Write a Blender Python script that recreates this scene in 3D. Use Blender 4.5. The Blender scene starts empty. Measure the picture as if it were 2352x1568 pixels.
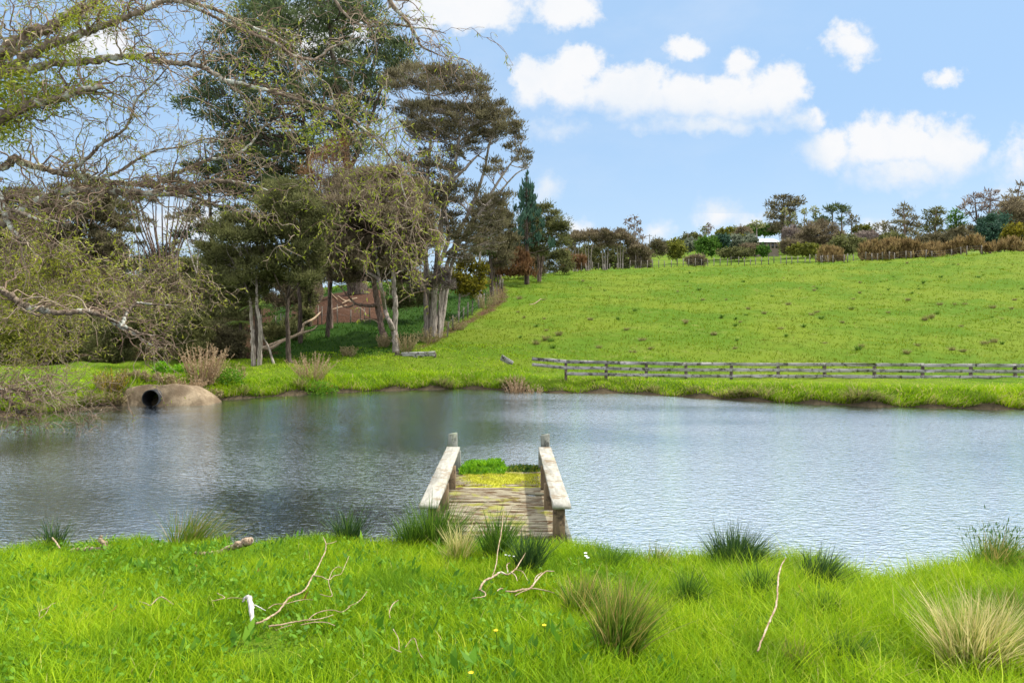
import bpy, math, random
import numpy as np
from mathutils import Vector

SC = bpy.context.scene
COL = SC.collection
rng = np.random.default_rng(7)
random.seed(7)
# ------------------------------------------------------------------ camera
# photo measured on a 2352 x 1568 view: focal 1568 px, horizon at row 740, eye 2.8 m above the pond
F, CX, HY, EYE = 1568.0, 1176.0, 740.0, 2.8
cam = bpy.data.cameras.new("camera"); cam_o = bpy.data.objects.new("camera", cam); COL.objects.link(cam_o)
cam_o.location = (0, 0, EYE); cam_o.rotation_euler = (math.radians(90), 0, 0)
cam.sensor_width = 36; cam.lens = 24; cam.shift_y = -44 / 2352
cam.clip_start = 0.05; cam.clip_end = 9000
SC.camera = cam_o
SC.render.resolution_x, SC.render.resolution_y = 1024, 682
SC.view_settings.view_transform = 'Standard'; SC.view_settings.look = 'None'
SC.view_settings.exposure = 0.66; SC.view_settings.gamma = 1
SC.cycles.max_bounces = 6; SC.cycles.transparent_max_bounces = 4
SC.cycles.transmission_bounces = 3; SC.cycles.diffuse_bounces = 3; SC.cycles.glossy_bounces = 3
SC.cycles.sample_clamp_direct = 6; SC.cycles.sample_clamp_indirect = 4
SC.cycles.caustics_reflective = False; SC.cycles.caustics_refractive = False
# ------------------------------------------------------------------ sun
SUN_EL, SUN_AZ = math.radians(54), math.radians(74)     # azimuth clockwise from the view direction (+Y)
sl = bpy.data.lights.new("sun", 'SUN'); sl.energy = 3.9; sl.angle = math.radians(2.0); sl.color = (1.0, 0.95, 0.86)
so = bpy.data.objects.new("sun", sl); COL.objects.link(so)
sdir = Vector((math.sin(SUN_AZ) * math.cos(SUN_EL), math.cos(SUN_AZ) * math.cos(SUN_EL), math.sin(SUN_EL)))
so.rotation_euler = (-sdir).to_track_quat('-Z', 'Y').to_euler(); so.location = (20, -20, 40)
# ------------------------------------------------------------------ node helpers
class NT:
    def __init__(s, tree): s.t = tree; s.n = tree.nodes; s.l = tree.links
    def new(s, typ, **kw):
        n = s.n.new(typ)
        for k, v in kw.items(): setattr(n, k, v)
        return n
    def put(s, sock, v):
        if isinstance(v, bpy.types.NodeSocket): s.l.new(v, sock)
        elif v is not None: sock.default_value = (*v, 1) if isinstance(v, tuple) and len(v) == 3 and len(sock.default_value) == 4 else v
    def m(s, op, a, b=None, c=None, clamp=False):
        n = s.new('ShaderNodeMath', operation=op, use_clamp=clamp)
        for i, v in enumerate((a, b, c)):
            if v is not None: s.put(n.inputs[i], v)
        return n.outputs[0]
    def mix(s, f, a, b, blend='MIX'):
        n = s.new('ShaderNodeMix', data_type='RGBA', blend_type=blend)
        s.put(n.inputs[0], f)
        s.put(n.inputs[6], a if isinstance(a, bpy.types.NodeSocket) else (*a, 1)[:4])
        s.put(n.inputs[7], b if isinstance(b, bpy.types.NodeSocket) else (*b, 1)[:4])
        return n.outputs[2]
    def ramp(s, f, stops, interp='LINEAR'):
        n = s.new('ShaderNodeValToRGB'); s.put(n.inputs[0], f)
        e = n.color_ramp.elements; n.color_ramp.interpolation = interp
        while len(e) > 1: e.remove(e[-1])
        e[0].position = stops[0][0]; e[0].color = (*stops[0][1], 1)
        for p, c in stops[1:]:
            x = e.new(p); x.color = (*c, 1)
        return n.outputs[0]
    def noise(s, vec, scale, detail=4, rough=.55, dist=0.0):
        n = s.new('ShaderNodeTexNoise'); s.put(n.inputs['Vector'], vec)
        n.inputs['Scale'].default_value = scale; n.inputs['Detail'].default_value = detail
        n.inputs['Roughness'].default_value = rough; n.inputs['Distortion'].default_value = dist
        return n
    def mapping(s, vec, scale=(1, 1, 1), rot=(0, 0, 0), loc=(0, 0, 0)):
        n = s.new('ShaderNodeMapping'); s.put(n.inputs[0], vec)
        n.inputs['Location'].default_value = loc
        n.inputs['Scale'].default_value = scale; n.inputs['Rotation'].default_value = rot
        return n.outputs[0]
    def step(s, x, lo, hi):
        n = s.new('ShaderNodeMapRange', interpolation_type='SMOOTHSTEP'); s.put(n.inputs[0], x)
        s.put(n.inputs[1], lo); s.put(n.inputs[2], hi)
        return n.outputs[0]

# ------------------------------------------------------------------ world: Nishita sky with cumulus at infinity
W = bpy.data.worlds.new("World"); SC.world = W; W.use_nodes = True
t = NT(W.node_tree); t.n.clear()
out = t.new('ShaderNodeOutputWorld'); bg = t.new('ShaderNodeBackground'); bg.inputs[1].default_value = 0.13
sky = t.new('ShaderNodeTexSky', sky_type='NISHITA'); sky.sun_disc = False
sky.sun_elevation = SUN_EL; sky.sun_rotation = SUN_AZ; sky.air_density = 1.0; sky.dust_density = 0.6; sky.ozone_density = 1.6
tc = t.new('ShaderNodeTexCoord'); sep = t.new('ShaderNodeSeparateXYZ'); t.l.new(tc.outputs['Generated'], sep.inputs[0])
dx, dy, dz = sep.outputs
dyc = t.m('MAXIMUM', dy, 0.08)
px_ = t.m('ADD', t.m('MULTIPLY', t.m('DIVIDE', dx, dyc), 15.68), 11.76)
py_ = t.m('SUBTRACT', 7.40, t.m('MULTIPLY', t.m('DIVIDE', dz, dyc), 15.68))
cmb = t.new('ShaderNodeCombineXYZ'); t.l.new(px_, cmb.inputs[0]); t.l.new(py_, cmb.inputs[1])
n1 = t.noise(cmb.outputs[0], 1.3, 9, .62); n2 = t.noise(cmb.outputs[0], 0.55, 3, .5)
n3 = t.noise(t.mapping(cmb.outputs[0], loc=(7, 3, 1)), 3.2, 6, .6)
s1 = t.new('ShaderNodeSeparateColor'); t.l.new(n1.outputs['Color'], s1.inputs[0])
s2 = t.new('ShaderNodeSeparateColor'); t.l.new(n2.outputs['Color'], s2.inputs[0])
s3 = t.new('ShaderNodeSeparateColor'); t.l.new(n3.outputs['Color'], s3.inputs[0])
def cen(x, k): return t.m('MULTIPLY', t.m('SUBTRACT', x, .5), k)
wx = t.m('ADD', px_, t.m('ADD', cen(s1.outputs[0], .8), cen(s3.outputs[0], .22)))
wy = t.m('ADD', py_, t.m('ADD', cen(s1.outputs[1], .7), cen(s3.outputs[1], .22)))
CL = [(12.95,1.95,.95,.62,1),(13.35,1.55,.6,.5,1),(12.1,1.95,.42,.6,1),(14.4,2.15,1.3,.62,1),(15.6,2.3,1.2,.6,1),(16.9,2.35,1.3,.62,1),(17.9,2.2,.62,.72,1),
      (18.5,2.75,.5,.3,.8),(16.4,2.85,2.2,.28,.8),(17.0,1.45,.45,.3,.6),(15.0,1.8,.5,.35,.7),
      (19.0,3.45,.72,.48,1),(20.1,3.3,.8,.62,1),(20.9,3.35,.7,.62,1),(21.8,3.6,.85,.78,1),(20.9,4.0,1.5,.45,.9),
      (15.75,1.12,.5,.33,.8),(19.6,1.05,.62,.48,.6),(19.4,.7,.3,.3,.6),(21.8,1.78,.45,.25,.6),(10.6,.1,1.6,.62,1),(13.0,.2,.75,.5,.9),
      (13.25,5.2,.5,.28,1),(12.5,4.3,.4,.5,.7),(16.5,4.95,.6,.38,.9),(17.3,5.2,.55,.35,.9),(20.2,5.25,.5,.3,.9),(15.1,5.3,.45,.28,.8),
      (12.8,2.95,.8,.3,.55),(23.4,3.8,.7,.6,.6),(23.2,4.5,.5,.3,.6),(7.3,.7,1.4,.7,.9),(4.3,5.1,1.6,.7,.8),(2.4,1.0,1.0,.5,.5)]
dens = None
CL = [(a, b, c * 1.14, d * 1.16, e) for a, b, c, d, e in CL]
for (cx_, cy_, rx_, ry_, w_) in CL:
    a = t.m('DIVIDE', t.m('SUBTRACT', wx, cx_), rx_); b = t.m('DIVIDE', t.m('SUBTRACT', wy, cy_), ry_)
    v = t.m('MULTIPLY', t.m('SUBTRACT', 1.0, t.m('SQRT', t.m('MULTIPLY_ADD', a, a, t.m('MULTIPLY', b, b)))), w_)
    dens = v if dens is None else t.m('SMOOTH_MAX', dens, v, .12)
dens = t.m('ADD', dens, t.m('ADD', cen(s1.outputs[2], .95), cen(s3.outputs[2], .68)))
base0 = t.m('MULTIPLY_ADD', t.step(px_, 18.4, 19.2), 1.35, 2.55); soft = t.step(t.m('SUBTRACT', py_, base0), -.7, .3)
mask = t.m('MULTIPLY', t.step(dens, -0.10, t.m('MULTIPLY_ADD', soft, .55, .42)), t.m('GREATER_THAN', dy, 0.1))
# thin veil, and a bright broken deck of cloud overhead and behind (what the pond mirrors)
nv = t.noise(t.mapping(tc.outputs['Generated'], scale=(1, 1, 2.2)), 2.2, 7, .6)
veil = t.m('MULTIPLY', t.step(nv.outputs[0], .45, .8), .30)
elev = t.m('MAXIMUM', t.m('MULTIPLY', t.step(py_, -.1, -1.6), t.m('GREATER_THAN', dy, .1)), t.step(dz, .42, .55)); back = t.step(dy, .25, -.2)
deck = t.m('MULTIPLY', t.m('MAXIMUM', elev, t.m('MULTIPLY', back, .75)), t.step(nv.outputs[0], .15, .5))
deck = t.m('MULTIPLY', deck, .9)
allm = t.m('MAXIMUM', t.m('MAXIMUM', mask, veil), deck)
basey = t.m('MULTIPLY_ADD', t.step(px_, 18.4, 19.2), 1.35, 2.55)       # flat grey bases of the two big clouds
low = t.m('MULTIPLY', t.step(t.m('SUBTRACT', py_, basey), -.55, .55), t.m('LESS_THAN', py_, 4.9))
shade = t.m('ADD', t.m('MULTIPLY', low, .42), t.m('MULTIPLY', t.step(s2.outputs[2], .45, .75), .25), clamp=True)
shade = t.m('ADD', shade, cen(s3.outputs[2], .35), clamp=True)
cloud = t.mix(shade, (4.65, 4.7, 4.8), (3.35, 3.95, 4.6))
tint = t.mix(1.0, sky.outputs[0], (0.80, 1.02, 1.25), 'MULTIPLY')
hor = t.step(dz, .30, -.02)
tint2 = t.mix(.90, tint, t.mix(hor, (2.1, 3.15, 4.5), (3.05, 3.9, 4.6)))
t.l.new(t.mix(deck, t.mix(t.m('MAXIMUM', mask, veil), tint2, cloud), (9.7, 9.9, 10.3)), bg.inputs[0]); t.l.new(bg.outputs[0], out.inputs[0])
# ------------------------------------------------------------------ mesh helpers
def nrm(v): return v / np.maximum(np.linalg.norm(v, axis=-1, keepdims=True), 1e-9)
def make(name, V, Fs, mat, parent=None, attrs=None, smooth=True, loc=None):
    """one mesh object from arrays; Fs is a list of (k,3) and (k,4) index arrays"""
    V = np.asarray(V, dtype=np.float32).reshape(-1, 3)
    if loc is not None: V = V - np.asarray(loc, dtype=np.float32)
    me = bpy.data.meshes.new(name); Fs = [np.asarray(f, dtype=np.int32) for f in Fs if len(f)]
    idx = np.concatenate([f.ravel() for f in Fs]); tot = np.concatenate([np.full(len(f), f.shape[1], np.int32) for f in Fs])
    me.vertices.add(len(V)); me.vertices.foreach_set('co', V.ravel())
    me.loops.add(len(idx)); me.loops.foreach_set('vertex_index', idx)
    me.polygons.add(len(tot)); st = np.zeros(len(tot), np.int32); st[1:] = np.cumsum(tot)[:-1]
    me.polygons.foreach_set('loop_start', st)
    me.update(calc_edges=True)
    me.polygons.foreach_set('use_smooth', np.full(len(tot), smooth, bool))
    for k, a in (attrs or {}).items():
        at = me.attributes.new(k, 'FLOAT', 'POINT'); at.data.foreach_set('value', np.asarray(a, dtype=np.float32).ravel())
    if mat: me.materials.append(mat)
    o = bpy.data.objects.new(name, me); COL.objects.link(o)
    if loc is not None and parent is None: o.location = loc
    if parent is not None: o.parent = parent
    return o
def thing(name, label, cat, loc=(0, 0, 0), group=None):
    o = bpy.data.objects.new(name, None); COL.objects.link(o); o.location = loc; o.empty_display_size = .2
    return tag(o, label, cat, group)
def tag(o, label=None, cat=None, group=None, kind=None):
    for k, v in (('label', label), ('category', cat), ('group', group), ('kind', kind)):
        if v: o[k] = v
    return o
class MB:
    """collects quads / tris plus per-vertex attributes"""
    def __init__(s): s.V = []; s.Q = []; s.T = []; s.n = 0; s.A = {'tint': [], 'along': []}
    def add(s, V, Q=None, T=None, tint=.5, along=.5):
        V = np.asarray(V, float).reshape(-1, 3); k = len(V)
        s.V.append(V)
        if Q is not None and len(Q): s.Q.append(np.asarray(Q) + s.n)
        if T is not None and len(T): s.T.append(np.asarray(T) + s.n)
        s.A['tint'].append(np.broadcast_to(np.asarray(tint, float), (k,)) if np.ndim(tint) == 0 else np.asarray(tint, float).ravel())
        s.A['along'].append(np.broadcast_to(np.asarray(along, float), (k,)) if np.ndim(along) == 0 else np.asarray(along, float).ravel())
        s.n += k
    def build(s, name, mat, parent=None, loc=None, smooth=True):
        Fs = []
        if s.Q: Fs.append(np.concatenate(s.Q))
        if s.T: Fs.append(np.concatenate(s.T))
        return make(name, np.concatenate(s.V), Fs, mat, parent, {k: np.concatenate(v) for k, v in s.A.items()}, smooth, loc)
def tubes(mb, P, R, k=5, tint=None, cap=False):
    """P (M,n,3) centre lines, R (M,n) radii -> tubes"""
    P = np.asarray(P, float); R = np.asarray(R, float)
    if P.ndim == 2: P = P[None]; R = R[None]
    M, n, _ = P.shape
    T = np.gradient(P, axis=1); T = nrm(T)
    mean = np.abs(T).mean(1); ax = np.eye(3)[np.argmin(mean, 1)]            # reference least along the tube
    A = nrm(np.cross(T, ax[:, None, :])); B = np.cross(T, A)
    th = np.arange(k) / k * 2 * np.pi
    ring = P[:, :, None, :] + R[:, :, None, None] * (np.cos(th)[:, None] * A[:, :, None, :] + np.sin(th)[:, None] * B[:, :, None, :])
    V = ring.reshape(-1, 3)
    m = np.arange(M)[:, None, None] * n * k; i = np.arange(n - 1)[None, :, None] * k; j = np.arange(k)[None, None, :]; j2 = (j + 1) % k
    Q = np.stack([m + i + j, m + i + j2, m + i + k + j2, m + i + k + j], -1).reshape(-1, 4)
    Tr = None
    if cap:
        Vc = np.concatenate([P[:, :1], P[:, -1:]], 1).reshape(-1, 3); b = len(V); V = np.concatenate([V, Vc]); tr = []
        for q in range(M):
            for jj in range(k):
                tr.append((b + 2 * q, q * n * k + (jj + 1) % k, q * n * k + jj)); e = q * n * k + (n - 1) * k
                tr.append((b + 2 * q + 1, e + jj, e + (jj + 1) % k))
        Tr = np.array(tr)
    ti = rng.random(M) if tint is None else np.broadcast_to(tint, (M,))
    tv = np.repeat(ti, n * k); al = np.tile(np.repeat(np.linspace(0, 1, n), k), M)
    if cap: tv = np.concatenate([tv, np.repeat(ti, 2)]); al = np.concatenate([al, np.tile([0, 1], M)])
    mb.add(V, Q, Tr, tv, al)
def spline(pts, n):
    """Catmull-Rom through pts (rows may carry extra columns such as radius)"""
    p = np.asarray(pts, float); p = np.vstack([2 * p[0] - p[1], p, 2 * p[-1] - p[-2]])
    m = len(p) - 3; tt = np.linspace(0, m - 1e-6, n); i = tt.astype(int); f = (tt - i)[:, None]
    a, b, c, d = p[i], p[i + 1], p[i + 2], p[i + 3]
    return .5 * ((2 * b) + (c - a) * f + (2 * a - 5 * b + 4 * c - d) * f ** 2 + (3 * b - a - 3 * c + d) * f ** 3)
def leaves(mb, pos, d, L, Wd, tint, fold=0.0, nhint=None):
    """one diamond quad per leaf"""
    N = len(pos); d = nrm(d); h = rng.normal(size=(N, 3)) if nhint is None else nhint
    s = nrm(np.cross(d, h)); L = np.broadcast_to(L, (N,))[:, None]; Wd = np.broadcast_to(Wd, (N,))[:, None]
    mid = pos + d * L * .45 + np.cross(d, s) * (L * fold)
    V = np.stack([pos, mid + s * Wd * .5, pos + d * L, mid - s * Wd * .5], 1).reshape(-1, 3)
    mb.add(V, np.arange(4 * N).reshape(-1, 4), None, np.repeat(tint, 4), np.tile([0, .5, 1, .5], N))
def blades(mb, base, d0, L, Wd, bend, tint, seg=3):
    """tapering grass blades; d0 start direction, bend = vector added along t^2"""
    N = len(base); d0 = nrm(d0); tt = np.linspace(0, 1, seg + 1)
    L = np.broadcast_to(L, (N,)); Wd = np.broadcast_to(Wd, (N,))
    c = base[:, None] + d0[:, None] * (tt[None, :, None] * L[:, None, None]) + bend[:, None] * (tt[None, :, None] ** 2 * L[:, None, None])
    a = rng.random(N) * 2 * np.pi; s = np.stack([np.cos(a), np.sin(a), np.zeros(N)], -1)
    w = Wd[:, None] * (1 - tt[None] ** 1.6 * .9) * .5
    V = np.stack([c - s[:, None] * w[..., None], c + s[:, None] * w[..., None]], 2).reshape(-1, 3)
    b = np.arange(N)[:, None] * (2 * (seg + 1)); i = np.arange(seg)[None] * 2
    Q = np.stack([b + i, b + i + 1, b + i + 3, b + i + 2], -1).reshape(-1, 4)
    mb.add(V, Q, None, np.repeat(tint, 2 * (seg + 1)), np.tile(np.repeat(tt, 2), N))
def beam(mb, p0, p1, w, h, up=(0, 0, 1), seg=1, jit=0.0, tint=None, bev=0.004):
    """a sawn board or post between two points: w across, h along up, chamfered"""
    p0 = np.array(p0, float); p1 = np.array(p1, float); T = nrm(p1 - p0); S = nrm(np.cross(T, np.array(up, float))); U = np.cross(S, T)
    b = min(bev, w * .25, h * .25); ww, hh = w / 2, h / 2
    prof = [(-ww + b, -hh), (ww - b, -hh), (ww, -hh + b), (ww, hh - b), (ww - b, hh), (-ww + b, hh), (-ww, hh - b), (-ww, -hh + b)]
    V = []
    for i in range(seg + 1):
        c = p0 + (p1 - p0) * i / seg
        for (x, y) in prof:
            V.append(c + S * (x + random.gauss(0, jit)) + U * (y + random.gauss(0, jit)))
    Q = [(i * 8 + j, i * 8 + (j + 1) % 8, (i + 1) * 8 + (j + 1) % 8, (i + 1) * 8 + j) for i in range(seg) for j in range(8)]
    e = seg * 8; T3 = []
    for j in range(1, 7): T3 += [(0, j + 1, j), (e, e + j, e + j + 1)]
    mb.add(V, Q, T3, random.random() if tint is None else tint, np.repeat(np.linspace(0, 1, seg + 1), 8))

# ------------------------------------------------------------------ terrain
TX = np.array([-2500, -600, 0, 300, 560, 700, 820, 950, 1060, 1150, 1300, 1500, 1750, 2000, 2352, 2900, 5000], float)
TY = np.array([30, 36, 45, 60, 80, 100, 130, 180, 250, 320, 450, 900, 3500], float)
TP = np.array([
 [847,847,847,847,845,843,841,839,840,850,860,863,864,864,864,864,864],
 [820,820,818,817,816,815,806,800,798,800,801,804,806,806,806,806,806],
 [800,800,795,790,775,752,745,750,748,745,745,748,752,755,755,755,760],
 [780,780,772,765,735,702,660,688,690,690,690,692,692,692,690,690,700],
 [770,770,762,742,702,678,650,652,648,645,646,645,640,634,620,610,640],
 [765,765,757,732,690,668,651,648,640,633,624,613,606,597,574,555,600],
 [760,760,753,730,694,672,662,655,646,641,634,624,620,612,590,575,620],
 [755,755,750,731,700,684,675,668,660,654,636,606,600,597,600,600,640],
 [750,750,747,733,706,696,688,680,672,664,624,582,572,574,588,600,650],
 [748,748,745,735,714,705,700,692,685,670,612,566,549,552,570,590,660],
 [745,745,743,737,722,715,710,705,700,690,640,600,590,590,600,620,680],
 [742,742,741,738,732,730,728,726,724,720,700,680,670,670,680,690,710],
 [739,739,739,738,737,737,737,737,737,736,733,732,731,731,732,733,735]], float)
UG = np.linspace(-3, 3, 601); LG = np.linspace(math.log(30), math.log(3500), 260)
_r = np.stack([np.interp(CX + F * UG, TX, TP[i]) for i in range(len(TY))], 0)
PG = np.stack([np.interp(LG, np.log(TY), _r[:, j]) for j in range(len(UG))], 0)       # [u, logY]
def _blur(A, k, ax):
    w = np.exp(-np.linspace(-2, 2, 2 * k + 1) ** 2); w /= w.sum()
    A = np.pad(A, [(k, k) if i == ax else (0, 0) for i in range(2)], mode='edge')
    return np.apply_along_axis(lambda v: np.convolve(v, w, 'valid'), ax, A)
PG = _blur(_blur(PG, 7, 0), 7, 1)
ZG = EYE - (PG - HY) / F * np.exp(LG)[None, :]
SHX = np.array([-5000,-900,-600,-300,0,120,260,350,460,600,720,800,950,1060,1180,1270,1420,1600,1800,2000,2200,2352,2900,3500,4000,6000], float)
_sy = np.array([958,948,935,930,922,912,904,900,895,892,897,903,903,914,925,933,938,941], float)
SHY = np.concatenate([[3, 7, 12, 17], EYE * F / (_sy - HY), [19.5, 15, 8, 3]])
NSX = np.array([-5000,-300,0,90,300,500,850,1000,1100,1310,1400,1600,1700,1850,2000,2130,2250,2352,2700,3200,6000], float)
NSY = np.array([5.7,6.7,7.0,7.15,7.3,7.35,7.35,7.25,7.25,7.2,7.0,6.8,6.8,6.55,6.25,6.4,6.6,6.7,6.9,6.6,5.0])
def smooth(x): x = np.clip(x, 0, 1); return x * x * (3 - 2 * x)
def wob(x, y, f, ph): return np.sin(x * f + ph) * np.sin(y * f * 1.13 + ph * 1.7) + .5 * np.sin(x * f * 2.3 + y * f * 1.7 + ph * 2.1)
def zg(x, Y):
    x = np.asarray(x, float); Y = np.asarray(Y, float); x, Y = np.broadcast_arrays(x, Y)
    u = x / np.maximum(Y, 4.0); p = CX + F * u
    yn = np.interp(p, NSX, NSY) + .10 * wob(x, Y * 0, 2.9, 1.0); ys = np.interp(p, SHX, SHY) + .22 * wob(x, Y * 0, 1.6, 2.0)
    gi = np.clip((u + 3) / 6 * 600, 0, 599.999); gj = np.clip((np.log(np.maximum(Y, 30)) - LG[0]) / (LG[-1] - LG[0]) * 259, 0, 258.999)
    i = gi.astype(int); j = gj.astype(int); fi = gi - i; fj = gj - j
    zt = ZG[i, j] * (1 - fi) * (1 - fj) + ZG[i + 1, j] * fi * (1 - fj) + ZG[i, j + 1] * (1 - fi) * fj + ZG[i + 1, j + 1] * fi * fj
    df = Y - ys; dn = yn - Y
    zf = .50 * smooth(df / .9 + .1); w = smooth((df - .6) / 5.0); zf = zf * (1 - w) + zt * w
    zf = zf + .30 * smooth((p - 235) / 50) * smooth((485 - p) / 50) * smooth((df - .35) / .6) * smooth((6 - df) / 4)      # the bank over the culvert
    zf = zf + smooth((Y - 42) / 20) * smooth((120 - Y) / 15) * .10 * np.sin(Y * .9 + 1.5 * np.sin(x * .11) + .3 * x) * (.5 + .5 * wob(x, Y, .13, 2.0))
    zf = zf + smooth((df - 1) / 4) * (.05 * wob(x, Y, .9, .3) + .03 * wob(x, Y, 2.3, 1.3)) * np.minimum(1 + Y / 60, 2.5)
    zn = .03 + .44 * smooth(dn / .45) + .155 * np.clip(dn, 0, 5) + .025 * wob(x, Y, 1.9, .7) * smooth(dn)
    wat = -.7 * smooth(np.minimum(-df, -dn) / 1.2)
    z = np.where(df > 0, zf, np.where(dn > 0, zn, wat))
    return np.where((df > 0) & (dn > 0), np.maximum(zf, zn), z)
def Wp(px, py, Y): return np.array([(px - CX) / F * Y, Y, EYE + (HY - py) / F * Y])
def Gp(px, Y, dz=0.0):
    x = (px - CX) / F * Y; return np.array([x, Y, float(zg(x, Y)) + dz])
def on_ground(px, py, y0=2.5, y1=400, near=False):
    """the ground point seen at a photo pixel"""
    Ys = np.exp(np.linspace(math.log(y0), math.log(y1), 900)); z = zg((px - CX) / F * Ys, Ys); pr = HY + (EYE - z) / Ys * F
    k = np.argmax(pr <= py); Yk = Ys[k]
    if near: Yk = min(Yk, float(np.interp(px, NSX, NSY)) - .34)
    return Gp(px, Yk)
ug = np.concatenate([np.linspace(-3, -1.05, 40), np.linspace(-1.0, 1.0, 521), np.linspace(1.05, 3, 40)])
yg = np.concatenate([np.linspace(-12, 2, 15), np.linspace(2.3, 8.2, 130), np.linspace(8.6, 19, 16), np.linspace(19.2, 31, 110), np.exp(np.linspace(math.log(31.3), math.log(3400), 210))])
UU, YY = np.meshgrid(ug, yg); XX = UU * np.maximum(YY, 4.0); ZZ = zg(XX, YY)
nr, nc = XX.shape; ii = (np.arange(nr - 1)[:, None] * nc + np.arange(nc - 1)[None]).ravel()
GV = np.stack([XX, YY, ZZ], -1).reshape(-1, 3); GQ = np.stack([ii, ii + 1, ii + nc + 1, ii + nc], -1)
# where the soil is bare leaf litter under the pines, and where grass is rank and darkened for tree shade, or dry
PXX = CX + F * XX / np.maximum(YY, 4); PYY = HY + (EYE - ZZ) / np.maximum(YY, 4) * F
LIT = smooth((PXX - 640) / 60) * smooth((905 - PXX) / 40) * smooth((YY - 44 - 0 * YY) / 5) * smooth((66 - YY) / 4)
LIT = np.maximum(LIT, .75 * smooth((700 - PXX) / 120) * smooth((YY - 33) / 3) * smooth((75 - YY) / 6))     # bare ground below the left-hand bush
# worn dry strip beside the leaning fence on the pasture's left edge
_sx = np.interp(PYY, [640, 655, 690, 720, 745, 775, 800], [1120, 1148, 1150, 1110, 1062, 1010, 960]); DRYS = smooth((YY - 33) / 4) * smooth((95 - YY) / 15) * np.exp(-((PXX - _sx) / 26) ** 2) * (PYY > 640)
LIT = np.maximum(LIT, .62 * DRYS)
# rank grass inside the fenced gully, coloured darker to paint in canopy shade
def rank_shade(p, py, y): return smooth((p - 560) / 60) * smooth((np.interp(py, [600, 640, 655, 690, 720, 745, 775, 800, 812], [1100, 1112, 1138, 1140, 1098, 1048, 996, 940, 900]) - p) / 22) * smooth((y - 33.2) / 1.6) * smooth((90 - y) / 25)
RANK_SHADE = rank_shade(PXX, PYY, YY)
ys_ = np.interp(PXX, SHX, SHY); yn_ = np.interp(PXX, NSX, NSY)
MUD = np.where(YY > 12, smooth((.55 - (YY - ys_)) / .5), smooth((.18 - (yn_ - YY)) / .15))
# ------------------------------------------------------------------ materials
def mat_new(name):
    m = bpy.data.materials.new(name); m.use_nodes = True; tt = NT(m.node_tree); tt.n.clear()
    o = tt.new('ShaderNodeOutputMaterial'); return m, tt, o
def attr(tt, nm): return tt.new('ShaderNodeAttribute', attribute_name=nm).outputs['Fac']
def leaf_mat(name, stops, transl=.35, rough=.55, tip=None, tipr=(.55, .95), spec=.25, patch=None, pscale=1.0):
    """foliage: colour from a per-leaf random tint, optional dry tips, optional patchiness in world space"""
    m, tt, o = mat_new(name)
    c = tt.ramp(attr(tt, 'tint'), stops)
    if patch:
        g = tt.new('ShaderNodeNewGeometry'); nz = tt.noise(g.outputs['Position'], pscale, 3)
        c = tt.mix(tt.m('MULTIPLY', tt.step(nz.outputs[0], .48, .68), .62), c, patch)
    if tip: c = tt.mix(tt.step(attr(tt, 'along'), *tipr), c, tip)
    b = tt.new('ShaderNodeBsdfPrincipled'); tt.put(b.inputs['Base Color'], c)
    b.inputs['Roughness'].default_value = rough; b.inputs['Specular IOR Level'].default_value = spec
    tr = tt.new('ShaderNodeBsdfTranslucent'); tt.put(tr.inputs[0], c)
    mx = tt.new('ShaderNodeMixShader'); mx.inputs[0].default_value = transl
    tt.l.new(b.outputs[0], mx.inputs[1]); tt.l.new(tr.outputs[0], mx.inputs[2]); tt.l.new(mx.outputs[0], o.inputs[0])
    return m
def surf(name, build, rough=.8, spec=.2, bump=None):
    """principled surface whose colour (and bump height) come from build(nt, coords)"""
    m, tt, o = mat_new(name); tcn = tt.new('ShaderNodeTexCoord')
    c, h = build(tt, tcn.outputs['Object'])
    b = tt.new('ShaderNodeBsdfPrincipled'); tt.put(b.inputs['Base Color'], c)
    b.inputs['Roughness'].default_value = rough; b.inputs['Specular IOR Level'].default_value = spec
    if bump and h is not None:
        bp = tt.new('ShaderNodeBump'); bp.inputs['Strength'].default_value = bump[0]; bp.inputs['Distance'].default_value = bump[1]
        tt.put(bp.inputs['Height'], h); tt.l.new(bp.outputs[0], b.inputs['Normal'])
    tt.l.new(b.outputs[0], o.inputs[0]); return m
def bark(name, dark, pale, lichen=None, lich=(.58, .68), stretch=(6, 6, 1.2), bump=(.7, .03)):
    def f(tt, co):
        n = tt.noise(tt.mapping(co, scale=stretch), 2.0, 6, .65); c = tt.mix(tt.step(n.outputs[0], .35, .68), dark, pale)
        if lichen:
            n2 = tt.noise(co, 2.6, 5, .65); c = tt.mix(tt.step(n2.outputs[0], *lich), c, lichen)
        return c, n.outputs[0]
    return surf(name, f, .9, .1, bump)
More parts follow.
